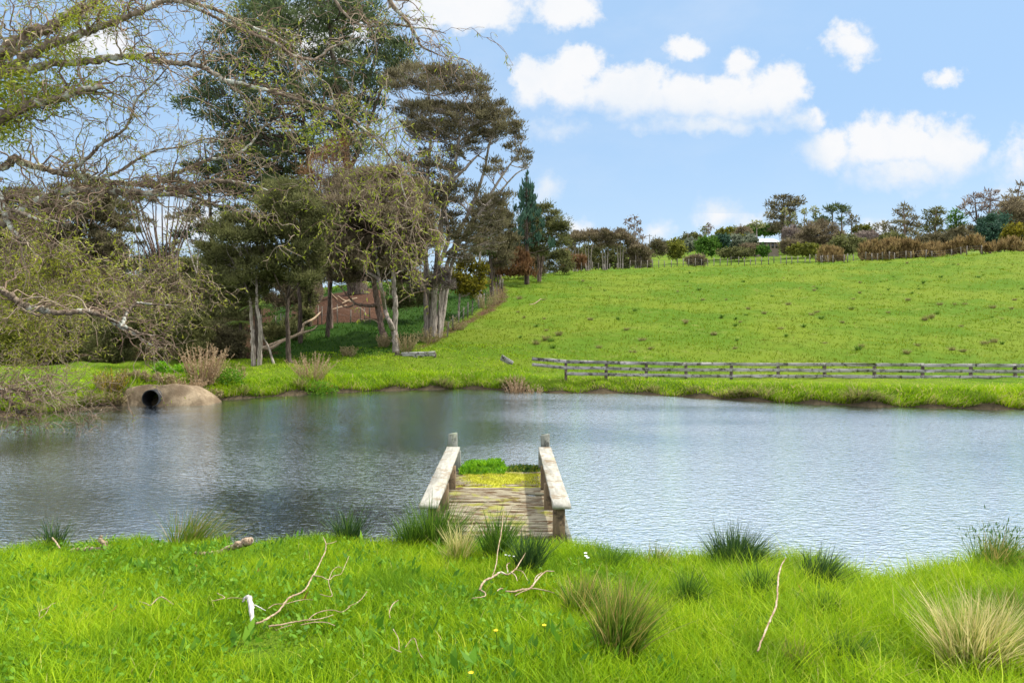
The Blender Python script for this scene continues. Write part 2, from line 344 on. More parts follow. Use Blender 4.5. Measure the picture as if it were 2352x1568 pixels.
def ground_f(tt, co):
    n = tt.noise(co, .12, 5, .6); n2 = tt.noise(co, 1.1, 6, .65); n3 = tt.noise(co, 7.0, 4, .6)
    c = tt.mix(tt.step(n.outputs[0], .38, .62), (.068, .128, .009), (.115, .158, .014))
    c = tt.mix(tt.step(n2.outputs[0], .55, .72), c, (.135, .165, .030))
    c = tt.mix(tt.m('MULTIPLY', tt.step(n3.outputs[0], .5, .75), .5), c, (.07, .16, .010))
    c = tt.mix(attr(tt, 'rank_shade'), c, tt.mix(n2.outputs[0], (.014, .042, .006), (.034, .072, .010)))  # gully ground: shade of the trees mixed into the grass colour
    lit = tt.mix(tt.step(n3.outputs[0], .35, .65), (.045, .022, .014), (.105, .052, .034))
    c = tt.mix(tt.m('MULTIPLY', tt.step(tt.m('ADD', attr(tt, 'litter'), tt.m('MULTIPLY', tt.m('SUBTRACT', n2.outputs[0], .5), .9)), .35, .6), .95), c, lit)
    mud = tt.mix(n3.outputs[0], (.03, .026, .018), (.13, .10, .06))
    c = tt.mix(tt.step(tt.m('ADD', attr(tt, 'mud'), tt.m('MULTIPLY', tt.m('SUBTRACT', n2.outputs[0], .5), .8)), .4, .7), c, mud)
    return c, tt.m('ADD', n3.outputs[0], tt.m('MULTIPLY', n2.outputs[0], 1.5))
M_GROUND = surf('ground_mat', ground_f, .95, .05, (.6, .12))
def wood_f(pale, grey, dark, moss=None, stretch=(2, 18, 18), mossr=(.56, .66)):
    def f(tt, co):
        n = tt.noise(tt.mapping(co, scale=stretch), 1.6, 6, .62); n2 = tt.noise(co, 5.0, 6, .7); n3 = tt.noise(co, 2.3, 4, .6)
        c = tt.mix(tt.step(n.outputs[0], .34, .66), grey, pale)
        c = tt.mix(tt.step(n2.outputs[0], .50, .62), c, dark)
        c = tt.mix(tt.m('MULTIPLY', attr(tt, 'tint'), .35), c, grey)
        if moss: c = tt.mix(tt.step(n3.outputs[0], *mossr), c, moss)
        return c, n.outputs[0]
    return f
M_FENCE = surf('fence_board', wood_f((.44, .42, .39), (.22, .21, .20), (.045, .038, .032), (.20, .20, .12), (1.2, 16, 16), (.60, .72)), .9, .1, (.4, .01))
M_FPOST = surf('fence_post', wood_f((.20, .16, .12), (.10, .08, .06), (.05, .04, .03), None, (12, 12, 2)), .9, .1, (.5, .01))
M_RAIL = surf('jetty_rail_board', wood_f((.40, .385, .33), (.27, .26, .22), (.22, .17, .11), (.33, .33, .16), (14, 2.0, 14), (.58, .75)), .9, .1, (.5, .008))
M_JPOST = surf('jetty_post', wood_f((.20, .145, .085), (.115, .085, .055), (.06, .045, .03), (.16, .16, .07), (16, 16, 2.0), (.60, .74)), .9, .1, (.6, .008))
M_WPOST = surf('weathered_post', wood_f((.25, .255, .22), (.13, .14, .12), (.06, .06, .05), (.17, .21, .10), (16, 16, 2.0), (.55, .7)), .9, .1, (.6, .008))
def deck_f(tt, co):
    n = tt.noise(tt.mapping(co, scale=(2.2, 26, 10)), 1.5, 7, .66); n2 = tt.noise(tt.mapping(co, scale=(1.3, 6, 3)), 2.6, 7, .68); n3 = tt.noise(co, 3.0, 5, .6)
    c = tt.mix(tt.step(n.outputs[0], .36, .60), (.135, .11, .075), (.33, .295, .205))
    c = tt.mix(tt.step(n2.outputs[0], .49, .55), c, (.10, .062, .032))
    c = tt.mix(tt.m('MULTIPLY', tt.step(n3.outputs[0], .52, .62), .7), c, (.26, .26, .045))
    return c, tt.m('ADD', n.outputs[0], n2.outputs[0])
M_DECK = surf('jetty_deck', deck_f, .9, .1, (.7, .015))
M_WIRE = surf('wire', lambda tt, co: ((.12, .12, .12), None), .5, .4)
M_STAKE = surf('grey_stake', wood_f((.27, .24, .20), (.15, .13, .11), (.06, .05, .04), None, (12, 12, 2)), .9, .1, (.4, .01))
G_STOPS = [(0, (.09, .19, .008)), (.3, (.21, .36, .008)), (.6, (.32, .47, .010)), (.85, (.45, .56, .02)), (.96, (.48, .54, .06)), (1, (.54, .45, .19))]
M_GRASS = leaf_mat('meadow_grass', G_STOPS, .42, .6, spec=.12, patch=(.11, .235, .012), pscale=1.6)
M_HILLG = leaf_mat('pasture_grass', [(0, (.05, .105, .006)), (.5, (.135, .20, .008)), (.9, (.21, .25, .014)), (1, (.30, .25, .09))], .42, .8, spec=.05, patch=(.135, .155, .018), pscale=.14)
M_RANK_SHADE = leaf_mat('rank_grass', [(0, (.012, .045, .005)), (.6, (.03, .085, .008)), (1, (.08, .14, .015))], .35, .7, spec=.08)  # long gully blades, their green darkened to stand for canopy shade
M_WEED = leaf_mat('broad_weed_leaf', [(0, (.06, .16, .012)), (.5, (.12, .27, .016)), (.93, (.20, .36, .03)), (1, (.28, .13, .03))], .4, .5, spec=.15)
M_RUSH = leaf_mat('rush_stem', [(0, (.028, .085, .012)), (.5, (.08, .17, .015)), (1, (.20, .32, .03))], .35, .5)
M_RUSHB = leaf_mat('rush_stem_browning', [(0, (.06, .15, .014)), (.5, (.14, .25, .02)), (.72, (.24, .30, .03)), (.8, (.34, .27, .07)), (1, (.52, .40, .15))], .3, .5, tip=(.25, .20, .06), tipr=(.6, 1.3))
M_RUSHD = leaf_mat('rush_stem_dark', [(0, (.018, .05, .016)), (.6, (.04, .09, .025)), (1, (.13, .22, .03))], .25, .5)
M_STRAW = leaf_mat('straw_grass', [(0, (.12, .23, .018)), (.4, (.26, .34, .03)), (.52, (.52, .47, .14)), (1, (.78, .66, .34))], .35, .6, tip=(.55, .47, .22), tipr=(.5, 1.3))
M_DRYH = leaf_mat('dry_hill_tuft', [(0, (.13, .17, .03)), (.5, (.25, .23, .08)), (1, (.38, .32, .15))], .3, .7)
M_DRY = leaf_mat('dry_grass', [(0, (.19, .16, .06)), (.5, (.33, .26, .13)), (1, (.46, .37, .21))], .3, .7)
M_DEADW = leaf_mat('dead_weed', [(0, (.30, .20, .10)), (.5, (.48, .34, .20)), (1, (.62, .48, .32))], .3, .7)
# ------------------------------------------------------------------ ground and water
g = make('ground', GV, [GQ], M_GROUND, None, {'litter': LIT.ravel(), 'mud': MUD.ravel(), 'rank_shade': RANK_SHADE.ravel()}); tag(g, kind='structure')
m, tt, o = mat_new('pond_water')
tcn = tt.new('ShaderNodeTexCoord'); co = tcn.outputs['Object']
calm = tt.noise(tt.mapping(co, scale=(.10, .22, 1), loc=(3.1, 1.7, 0)), 1.0, 3, .5)
w1 = tt.noise(tt.mapping(co, scale=(6.6, 13.5, 1), rot=(0, 0, math.radians(14))), 1.0, 3, .55, .9)
w2 = tt.noise(tt.mapping(co, scale=(13, 24, 1), rot=(0, 0, math.radians(-20))), 1.0, 3, .6, .6)
hgt = tt.m('ADD', tt.m('MULTIPLY', w1.outputs[0], 1.0), tt.m('MULTIPLY', w2.outputs[0], .35))
shel = tt.new('ShaderNodeSeparateXYZ'); tt.l.new(co, shel.inputs[0])     # wind reaches the open right-hand water, trees shelter the left
bp = tt.new('ShaderNodeBump'); tt.put(bp.inputs['Height'], hgt); bp.inputs['Distance'].default_value = .020
tt.put(bp.inputs['Strength'], tt.m('MULTIPLY', tt.m('MULTIPLY_ADD', tt.step(calm.outputs[0], .36, .60), .55, .45), tt.m('MULTIPLY_ADD', tt.step(shel.outputs[0], -2.5, 2.5), .85, .80)))
dif = tt.new('ShaderNodeBsdfDiffuse'); dif.inputs[0].default_value = (.048, .064, .088, 1)
glo = tt.new('ShaderNodeBsdfGlossy'); glo.inputs[0].default_value = (.83, .925, 1, 1); glo.inputs['Roughness'].default_value = .04
fr = tt.new('ShaderNodeFresnel'); fr.inputs[0].default_value = 2.4
for q in (dif, glo, fr): tt.l.new(bp.outputs[0], q.inputs['Normal'])
mx = tt.new('ShaderNodeMixShader'); tt.put(mx.inputs[0], tt.m('MULTIPLY_ADD', fr.outputs[0], .6, .74, clamp=True))
tt.l.new(dif.outputs[0], mx.inputs[1]); tt.l.new(glo.outputs[0], mx.inputs[2]); tt.l.new(mx.outputs[0], o.inputs[0])
xs = np.linspace(-60, 60, 61); yv = np.linspace(2, 40, 39); A, B = np.meshgrid(xs, yv); ii = (np.arange(38)[:, None] * 61 + np.arange(60)[None]).ravel()
wv = make('water', np.stack([A, B, A * 0], -1), [np.stack([ii, ii + 1, ii + 62, ii + 61], -1)], m); tag(wv, kind='structure')

# ------------------------------------------------------------------ jetty
JZ = .53                                       # deck top
RZ = EYE - 417 / F * 7.2                       # hand rail top
jet = thing('jetty', 'weathered timber jetty with low plank side rails reaching into the pond', 'jetty', (-.2, 7.3, 0))
LX, RX = -.90, .51
mb = MB(); y = 7.30; k = 0
while y < 10.55:
    w = .135 + random.uniform(-.012, .01); gap = .020
    if k in (8,): gap = .05
    if k == 13: gap = .07
    x0, x1 = -.86 + random.uniform(-.02, .02), .53 + random.uniform(-.02, .03)
    if k == 11: x1 = .20; 
    if y + w > 10.62: break
    beam(mb, (x0, y + w / 2, JZ - .0225 + random.uniform(-.006, .004)), (x1, y + w / 2 + random.uniform(-.012, .012), JZ - .0225 + random.uniform(-.006, .004)), w, .045, seg=12, jit=.0025, bev=.008)
    y += w + gap; k += 1
mb.build('deck', M_DECK, jet, loc=jet.location)
for xx in (-.72, .36, .62):
    mb = MB(); beam(mb, (xx, 7.24, JZ - .135), (xx, 10.6, JZ - .135), .05, .16, seg=4, jit=.002); mb.build('bearer', M_WPOST, jet, loc=jet.location)
for (x0, x1, nm) in ((LX, LX, 'l'), (RX, RX, 'r')):
    mb = MB(); beam(mb, (x0 + (.02 if nm == 'l' else .015), 7.17, RZ - .025), (x1 - .005, 10.52, RZ - .025), .205 if nm == 'l' else .19, .042, seg=16, jit=.003, bev=.007)
    mb.build('side_rail', M_RAIL, jet, loc=jet.location)
    for q, yy in enumerate((7.30, 8.33, 9.35, 10.45)):
        xx = (LX + .065 if nm == 'l' else RX - .055); mb = MB()
        if nm == 'r' and q == 0: xx = RX - .01
        if q < 3: beam(mb, (xx, yy, -.6), (xx, yy, RZ - .053), .125, .115, up=(0, 1, 0), seg=5, jit=.0015)
        else: beam(mb, (xx, yy, -.6), (xx, yy, RZ - .053), .10, .10, up=(0, 1, 0), seg=5, jit=.0015)
        mb.build('post', M_JPOST if q < 3 else M_WPOST, jet, loc=jet.location)
for (px_a, top, rr) in ((1040, 995, .072), (1252, 998, .07)):
    b = Wp(px_a, top, 10.66); mb = MB(); zz = np.linspace(-.7, b[2], 9); th = np.arange(14) / 14 * 2 * math.pi; V = []
    for q, z_ in enumerate(zz):
        for a in th:
            r = rr * (1 + .04 * math.sin(3 * a + z_ * 2) + .02 * random.random()); V.append((b[0] + r * math.cos(a), b[1] + min(r * math.sin(a), rr * .8), z_ + (.012 * math.cos(a) if q == 8 else 0)))
    Q = [(i * 14 + j, i * 14 + (j + 1) % 14, (i + 1) * 14 + (j + 1) % 14, (i + 1) * 14 + j) for i in range(8) for j in range(14)]
    V.append((b[0], b[1], b[2] + .004)); T3 = [(8 * 14 + j, 8 * 14 + (j + 1) % 14, len(V) - 1) for j in range(14)]
    mb.add(V, Q, T3); mb.build('end_post', M_WPOST, jet, loc=jet.location)
# moss mat and plants growing on the deck
def mossy(name, label, cat, x0, x1, y0, y1, h, n, mat, L, kind=None, lump=.5, group=None):
    mb = MB(); nx, ny = 40, 24; X, Y = np.meshgrid(np.linspace(x0, x1, nx), np.linspace(y0, y1, ny))
    e = np.minimum(np.minimum(X - x0, x1 - X) / (x1 - x0) * 5, np.minimum(Y - y0, y1 - Y) / (y1 - y0) * 4)
    e = e - .55 * np.clip(.5 + .5 * wob(X, Y, 9.0, x0 * 3), 0, 1) * (kind == 'stuff'); Z = JZ - .012 + h * smooth(e + .15) * (1 - lump + lump * (.5 + .5 * wob(X, Y, 7.3, .4)))
    ii = (np.arange(ny - 1)[:, None] * nx + np.arange(nx - 1)[None]).ravel()
    mb.add(np.stack([X, Y, Z], -1), np.stack([ii, ii + 1, ii + nx + 1, ii + nx], -1), None, rng.random(nx * ny) * .5 + .2, .5)
    q = rng.random((n, 2)); xi = (q[:, 0] * (nx - 1)).astype(int); yi = (q[:, 1] * (ny - 1)).astype(int)
    kq = e[yi, xi] > -.12; q, xi, yi = q[kq], xi[kq], yi[kq]; n = len(q); b = np.stack([x0 + q[:, 0] * (x1 - x0), y0 + q[:, 1] * (y1 - y0), Z[yi, xi]], -1)
    d = rng.normal(size=(n, 3)) * .6; d[:, 2] = 1
    leaves(mb, b, d, L * rng.uniform(.6, 1.3, n), L * .32, rng.random(n))
    ob = mb.build(name, mat, loc=((x0 + x1) / 2, y0, JZ)); tag(ob, label, cat, group, kind); return ob
M_MOSS = leaf_mat('moss', [(0, (.28, .32, .02)), (.5, (.44, .44, .03)), (1, (.58, .54, .08))], .2, .8)
M_LUSH = leaf_mat('lush_weed', [(0, (.09, .24, .015)), (.5, (.18, .40, .015)), (1, (.30, .52, .02))], .35, .5)
mossy('moss_mat', 'yellow-green moss mat covering the far end of the jetty deck', 'moss', -.80, .50, 9.42, 10.28, .025, 5000, M_MOSS, .028, 'stuff', .6)
mossy('weed_mound', 'bright green leafy weed mound at the far left end of the jetty deck', 'weed', -.80, -.10, 10.22, 10.62, .135, 1500, M_LUSH, .075, None, .4)
mossy('weed_mound', 'low dark green fern and moss clump beside the far right jetty post', 'weed', -.06, .46, 10.34, 10.62, .055, 700, leaf_mat('dark_weed', [(0, (.03, .08, .015)), (.6, (.09, .17, .02)), (1, (.3, .3, .03))], .3, .6), .06, None, .5)
# ------------------------------------------------------------------ post and rail fence along the far bank
fx = [1222, 1300, 1393, 1485, 1576, 1681, 1788, 1895, 2010, 2121, 2232, 2333, 2440, 2550]
ft = [819, 826, 828, 830, 831.5, 831.5, 832, 832.5, 833, 834, 834, 835, 836, 837]
FY = 27.6
fen = thing('rail_fence', 'weathered grey three-rail timber fence along the far bank at the foot of the hill', 'fence', Gp(1222, FY))
pt = [Wp(a, b, FY + (.5 if i == 0 else 0)) for i, (a, b) in enumerate(zip(fx, ft))]
for i, p in enumerate(pt):
    mb = MB(); tilt = random.uniform(-.02, .02)
    if i == 0: continue
    beam(mb, (p[0] - tilt, p[1] + .05, float(zg(p[0], p[1])) - .3), (p[0], p[1] + .05, p[2] - .005 + random.uniform(-.02, .015)), .11, .09, up=(0, 1, 0), seg=4, jit=.003)
    mb.build('post', M_FPOST, fen, loc=fen.location)
for i in range(len(pt) - 1):
    for q, off in enumerate((.075, .315, .555)):
        if i == 0 and q == 2: continue
        a = pt[i] - np.array([0, .02, off + random.uniform(-.012, .012)]); b = pt[i + 1] - np.array([0, .02, off + random.uniform(-.012, .012)])
        a = a + np.array([.004, 0, 0])
        mb = MB(); beam(mb, a, b, .036, .135 - .012 * random.random(), seg=8, jit=.004)
        mb.build('rail', M_FENCE, fen, loc=fen.location)
# ------------------------------------------------------------------ grass
def nz(x, y, s, k=0.0): return .5 + .25 * (wob(x, y, s, k) + wob(x + 3.3, y - 1.7, s * 2.1, k + 1.1) * .6)
# near bank: short sward on the left, rank and long on the right
mb = MB(); N = 420000
Y = 2.6 + 4.9 * rng.random(N) ** .9; x = (rng.random(N) * 2 - 1) * (.85 * Y + 2.6); p = CX + F * x / np.maximum(Y, 4)
yn = np.interp(p, NSX, NSY); keep = (Y < yn + .02) & ~((x > -.92) & (x < .62) & (Y > 7.28)); x, Y = x[keep], Y[keep]; N = len(x)
tall = smooth((x - .2) / 2.2); pat = np.clip(nz(x, Y, 1.6), 0, 1); pat2 = np.clip(nz(x, Y, 4.2, 2.0), 0, 1)
L = (.085 + .07 * pat + .14 * tall * (.4 + pat2)) * rng.uniform(.55, 1.35, N)
for (a_, b_) in ((150,1272),(165,1272),(190,1270),(215,1268),(237,1268),(455,1277),(475,1277),(500,1276),(520,1272),(550,1262),(570,1255),(585,1485),(600,1470),(650,1430),(700,1380),(730,1345),(640,1490),(700,1475),(760,1470),(1110,1390),(1150,1380),(1190,1400),(1220,1395),(1250,1385)):      # grass pressed down round the fallen wood
    q_ = on_ground(a_, b_, near=True); flat_ = (np.abs(x - q_[0]) < .13) & (Y - q_[1] < .10) & (Y - q_[1] > -.32); L[flat_] *= .55
edge = smooth((np.interp(CX + F * x / np.maximum(Y, 4), NSX, NSY) - Y) / .35); L *= .6 + .4 * edge
d = rng.normal(size=(N, 3)) * .33; d[:, 2] = 1; bend = rng.normal(size=(N, 3)) * .33; bend[:, 0] += .22 * (pat2 - .4); bend[:, 2] = -.12 - .3 * rng.random(N) * tall
cl = np.clip(nz(x, Y, 11.0, 5.0), 0, 1); L *= .7 + .6 * cl; ti = np.clip(.10 + .50 * pat + .20 * rng.normal(size=N) + .10 * tall + .22 * (pat2 - .5) + .35 * (cl - .5), 0, .93); dry = rng.random(N) < .018 + .02 * tall; ti[dry] = rng.uniform(.95, 1, dry.sum())
blades(mb, np.stack([x, Y, zg(x, Y) - .01], -1), d, L, rng.uniform(.004, .0085, N), bend, ti, 3)
o = mb.build('grass', M_GRASS, loc=(0, 5, 0)); tag(o, 'bright green meadow grass covering the near bank in the foreground', 'grass', None, 'stuff')
# broad-leaved weeds through the near sward (docks, plantain, clover)
mb = MB(); K = 620; cY = 2.9 + 4.1 * rng.random(K) ** .85; cx = (rng.random(K) * 2 - 1) * (.8 * cY + .6); keep = (nz(cx, cY, 1.1, 4.0) + .25 * (cx < 0) > .45 + .3 * rng.random(K)) & (cY < np.interp(CX + F * cx / np.maximum(cY, 4), NSX, NSY) - .05) & ~((cx > -.95) & (cx < .65) & (cY > 7.0))
cx, cY = cx[keep], cY[keep]; K = len(cx); per = rng.integers(5, 13, K); rep = np.repeat(np.arange(K), per); n = len(rep)
a = rng.random(n) * 2 * math.pi; el = rng.uniform(.35, 1.2, n); sz = np.repeat(rng.uniform(.04, .10, K), per) * rng.uniform(.6, 1.2, n)
d = np.stack([np.cos(a) * np.cos(el), np.sin(a) * np.cos(el), np.sin(el)], -1)
b = np.stack([cx[rep], cY[rep], zg(cx[rep], cY[rep]) + .03], -1) + d * rng.uniform(0, .06, n)[:, None] + rng.normal(size=(n, 3)) * [.05, .05, .01]
tn = np.clip(rng.random(n) * .92, 0, .92); tn[rng.random(n) < .008] = 1
leaves(mb, b, d, sz, sz * rng.uniform(.28, .42, n), tn, .08, np.stack([np.cos(a + 1.57), np.sin(a + 1.57), a * 0 + .2], -1) * 0 + np.array([0, 0, 1.0]) + rng.normal(size=(n, 3)) * .4)
n2 = 14000; Y2 = 2.8 + 4.3 * rng.random(n2) ** .85; x2 = (rng.random(n2) * 2 - 1) * (.8 * Y2 + .6); keep = (nz(x2, Y2, 1.7, 6.0) + .2 * (x2 < 0) > .55) & (Y2 < np.interp(CX + F * x2 / np.maximum(Y2, 4), NSX, NSY)) & ~((x2 > -.95) & (x2 < .65) & (Y2 > 7.0)); x2, Y2 = x2[keep], Y2[keep]; n2 = len(x2)
d2 = rng.normal(size=(n2, 3)) * .8; d2[:, 2] = .5; b2 = np.stack([x2, Y2, zg(x2, Y2) + rng.uniform(.03, .10, n2)], -1)
leaves(mb, b2, d2, rng.uniform(.025, .045, n2), rng.uniform(.016, .028, n2), rng.random(n2) * .9, .05, np.array([0, 0, 1.0]) + rng.normal(size=(n2, 3)) * .4)
o = mb.build('broadleaf_weeds', M_WEED, loc=(0, 5, 0)); tag(o, 'darker broad-leaved docks and clover growing through the near grass', 'weeds', None, 'stuff')
# far bank
mb = MB(); N = 90000; px = rng.uniform(-250, 2700, N); u = (px - CX) / F; ys = np.interp(px, SHX, SHY); dd = rng.random(N) ** 1.6 * 9 + .12; Y = ys + dd; x = u * Y
ok = ~((px > 268) & (px < 462) & (dd < .42)) ; px, x, Y, dd = px[ok], x[ok], Y[ok], dd[ok]; N = len(x)
pat = np.clip(nz(x, Y, 1.1, 3.0), 0, 1)
L = (.10 + .16 * pat + .12 * (dd < 1.2) + .10 * (dd < .4)) * rng.uniform(.6, 1.3, N) * np.where((px > 1215) & (Y > 25.0), .55, 1.0) * np.where(dd > 2.2, .7, 1.0)
d = rng.normal(size=(N, 3)) * .4; d[:, 2] = 1; bend = rng.normal(size=(N, 3)) * .4; bend[:, 2] = -.25; bend[:, 1] -= .5 * (dd < .45)
ti = np.clip(.15 + .5 * pat + .2 * rng.normal(size=N), 0, .95); dry = rng.random(N) < np.where(px > 1250, .10, .05) + .14 * (dd < .35); ti[dry] = 1
blades(mb, np.stack([x, Y, zg(x, Y) - .02], -1), d, L, rng.uniform(.018, .032, N), bend, ti, 2)
o = mb.build('bank_grass', M_GRASS, loc=(0, 26, 0)); tag(o, 'long bright grass along the far bank of the pond', 'grass', None, 'stuff')
# pasture on the hill: short tufts, sampled evenly on the picture's slope
mb = MB(); N = 110000; px = rng.uniform(600, 2700, N); Y = np.exp(rng.uniform(math.log(30), math.log(106), N)); x = (px - CX) / F * Y
lit = np.interp(px, [640, 700, 870, 905], [0, 1, 1, 0]) * smooth((Y - 43) / 4) * smooth((68 - Y) / 4); ok = rng.random(N) > lit; px, x, Y = px[ok], x[ok], Y[ok]; N = len(x)
pat = np.clip(nz(x, Y, .5, 3.0), 0, 1); L = (.05 + .10 * pat) * rng.uniform(.5, 1.4, N) * (Y / 45) ** .35
d = rng.normal(size=(N, 3)) * .55; d[:, 2] = 1; bend = rng.normal(size=(N, 3)) * .4
ti = np.clip(.2 + .45 * pat + .2 * rng.normal(size=N), 0, .95); ti[rng.random(N) < .012] = 1
pyq = HY + (EYE - zg(x, Y)) / Y * F; rk = rng.random(N) < rank_shade(px, pyq, Y); rb = MB(); L[rk] *= 1.5
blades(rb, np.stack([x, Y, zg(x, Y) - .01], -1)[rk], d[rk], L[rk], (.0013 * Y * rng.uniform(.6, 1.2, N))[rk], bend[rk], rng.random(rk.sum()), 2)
o = rb.build('rank_grass', M_RANK_SHADE, loc=(-8, 42, 1)); tag(o, 'long dark green grass in the fenced gully under the tall trees', 'grass', None, 'stuff')
x, Y, px, L, d, bend, ti = x[~rk], Y[~rk], px[~rk], L[~rk], d[~rk], bend[~rk], ti[~rk]; N = len(x)
blades(mb, np.stack([x, Y, zg(x, Y) - .01], -1), d, L, .0011 * Y * rng.uniform(.6, 1.2, N), bend, ti, 2)
o = mb.build('pasture_grass', M_HILLG, loc=(0, 60, 3)); tag(o, 'short green pasture covering the open hillside beyond the pond', 'pasture', None, 'stuff')
# ------------------------------------------------------------------ rush clumps on the near bank
def rush(label, px, py, w, h, n, mat, lean=0.0, name='rush_clump', cat='rushes', group='rush clumps on the near bank', spread=.42, wd=.0095, Y=None, bendk=.30, seeds=0):
    p = on_ground(px, py, near=True) if Y is None else Gp(px, Y); sc = p[1] / F; H = h * sc * 1.24; n = int(n * 1.1); Rr = w * sc * .5
    mb = MB(); a = rng.random(n) * 2 * math.pi; r = rng.random(n) ** .75 * Rr * .42
    off = np.stack([np.cos(a) * r, np.sin(a) * r * .9], -1); xy = p[:2] + off
    k = (r / (Rr * .42 + 1e-6)); out_ = np.stack([np.cos(a), np.sin(a)], -1) * (k * spread * Rr / max(H, .05) * 1.2)[:, None]
    d = np.concatenate([out_ + rng.normal(size=(n, 2)) * .17 + [lean + .06, 0], np.ones((n, 1))], 1)
    bend = np.concatenate([out_ * .6 + rng.normal(size=(n, 2)) * bendk * .6 + [lean * .8, 0], -rng.random((n, 1)) * bendk], 1)
    L = H * (.40 + .72 * rng.random(n) ** .7) * (1 - .12 * k)
    blades(mb, np.concatenate([xy, (np.maximum(zg(xy[:, 0], xy[:, 1]), p[2] - .12) - .03)[:, None]], 1), d, L, rng.uniform(.6, 1.3, n) * wd, bend, rng.random(n), 4)
    if seeds:
        s = rng.choice(n, seeds, False); dn = nrm(d[s]); b = np.concatenate([xy[s], zg(xy[s, 0], xy[s, 1])[:, None]], 1) + dn * L[s, None] + bend[s] * L[s, None] * .98
        leaves(mb, b - dn * .02, dn + rng.normal(size=(seeds, 3)) * .3, .05, .009, np.zeros(seeds)); leaves(mb, b - dn * .03, dn + rng.normal(size=(seeds, 3)) * .3, .045, .009, np.zeros(seeds))
    o = mb.build(name, mat, loc=p); return tag(o, label, cat, group)
rush('small dark rush tuft at the water\'s edge, at the far left of the near bank', 122, 1228, 80, 80, 150, M_RUSHD)
rush('large rush clump with browning right-hand stems at the water\'s edge left of the jetty', 425, 1245, 130, 135, 650, M_RUSHB, .22)
rush('dark blue-green rush tuft in the water\'s edge between the big browning clump and the jetty', 800, 1222, 100, 92, 260, M_RUSHD)
rush('thick green rush clump hiding the near left corner of the jetty', 998, 1250, 140, 145, 1000, M_RUSH, .05)
rush('shaggy green rushes just left of the clump at the jetty corner', 945, 1262, 110, 80, 380, M_RUSH)
rush('pale straw-tinged rush tuft in front of the near left jetty corner', 1050, 1300, 90, 95, 300, M_STRAW)
rush('dark green rush clump in front of the middle of the jetty deck', 1140, 1290, 105, 112, 520, M_RUSH)
rush('upright dark rush tuft in front of the near right jetty post', 1212, 1322, 90, 100, 420, M_RUSHD)
rush('thin wispy rushes standing on the shore just right of the jetty', 1400, 1305, 110, 62, 170, M_RUSH, .05, wd=.008)
rush('thin wispy rushes on the shore, further right of the jetty before the big dark clump', 1510, 1310, 110, 64, 210, M_RUSHB, .05, wd=.008)
rush('pale green grassy clump sloping down from the shore right of the jetty', 1335, 1425, 130, 105, 480, M_RUSHB, .05)
rush('tall rush clump with brown tips in the grass at right of centre foreground', 1415, 1520, 145, 180, 800, M_RUSHB, .05)
rush('slim upright dark rush tuft in the grass right of the tall brown-tipped clump', 1580, 1410, 72, 100, 340, M_RUSH)
rush('largest dark rush clump on the right-hand shore, round and dense', 1685, 1318, 165, 104, 950, M_RUSHD, .03)
rush('loose green rush tuft just below the largest dark shore clump', 1742, 1385, 85, 92, 300, M_RUSH)
rush('dark pointed rush tuft on the shore right of the largest dark clump', 1872, 1372, 95, 108, 480, M_RUSHD, .12)
rush('bright green rush tuft in front of the dark pointed tuft on the right', 1890, 1432, 90, 80, 300, M_RUSH)
rush('green rush tuft low in the right foreground grass beside a bare stick', 1935, 1545, 95, 95, 330, M_RUSH)
rush('faint rush tuft near the bottom edge left of the straw clump', 1830, 1560, 85, 90, 240, M_RUSHB)
rush('large straw-coloured dry rush clump in the right foreground corner', 2235, 1565, 210, 190, 1100, M_STRAW, .05, spread=.5)
rush('green and straw rushes at the right edge behind the dry clump', 2330, 1480, 140, 130, 500, M_RUSHB)
rush('reedy grass with dark seed heads standing over the water at the right edge', 2285, 1320, 190, 105, 420, M_RUSHB, .08, name='reed_clump', cat='reeds', wd=.008, seeds=120, spread=.2)
rush('low olive grass clump on the shore below the seeding reeds at the right edge', 2180, 1335, 130, 48, 360, M_RUSHB, 0)
# ------------------------------------------------------------------ tussocks on the hillside and far bank (shared meshes)
def tuft_mesh(mat, n, H, Rr, name):
    mb = MB(); a = rng.random(n) * 2 * math.pi; r = np.sqrt(rng.random(n)) * Rr
    d = np.stack([np.cos(a) * r / Rr * .7, np.sin(a) * r / Rr * .7, np.ones(n)], -1) + rng.normal(size=(n, 3)) * .15; bend = d * [.5, .5, 0] + rng.normal(size=(n, 3)) * .2; bend[:, 2] = -.3
    blades(mb, np.stack([np.cos(a) * r * .6, np.sin(a) * r * .6, a * 0 - .03], -1), d, H * rng.uniform(.5, 1.1, n), .045, bend, rng.random(n), 2)
    return mb.build(name, mat)
dryt = [tuft_mesh(M_DRYH, 90, .42, .3, 'dry_tussock') for _ in range(3)]; grt = [tuft_mesh(M_RUSH, 70, .45, .2, 'rush_tuft') for _ in range(3)]
hand = [(1190, 718, 0), (1250, 690, 0), (1375, 800, 0), (1390, 670, 1), (1495, 802, 0), (2082, 812, 0), (1895, 790, 0), (1755, 722, 0), (1810, 700, 0), (1935, 742, 0), (2110, 665, 1), (2140, 730, 0), (2085, 690, 0), (2215, 700, 0), (2300, 735, 0), (2248, 640, 1), (1700, 742, 0), (1640, 770, 0), (1575, 742, 0), (1420, 735, 1), (1265, 785, 1), (1270, 800, 1), (1975, 650, 0), (2040, 720, 0), (2330, 690, 0), (1960, 690, 0), (1615, 690, 0), (1870, 668, 0)]
used = [False] * 6; rr = random.Random(3)
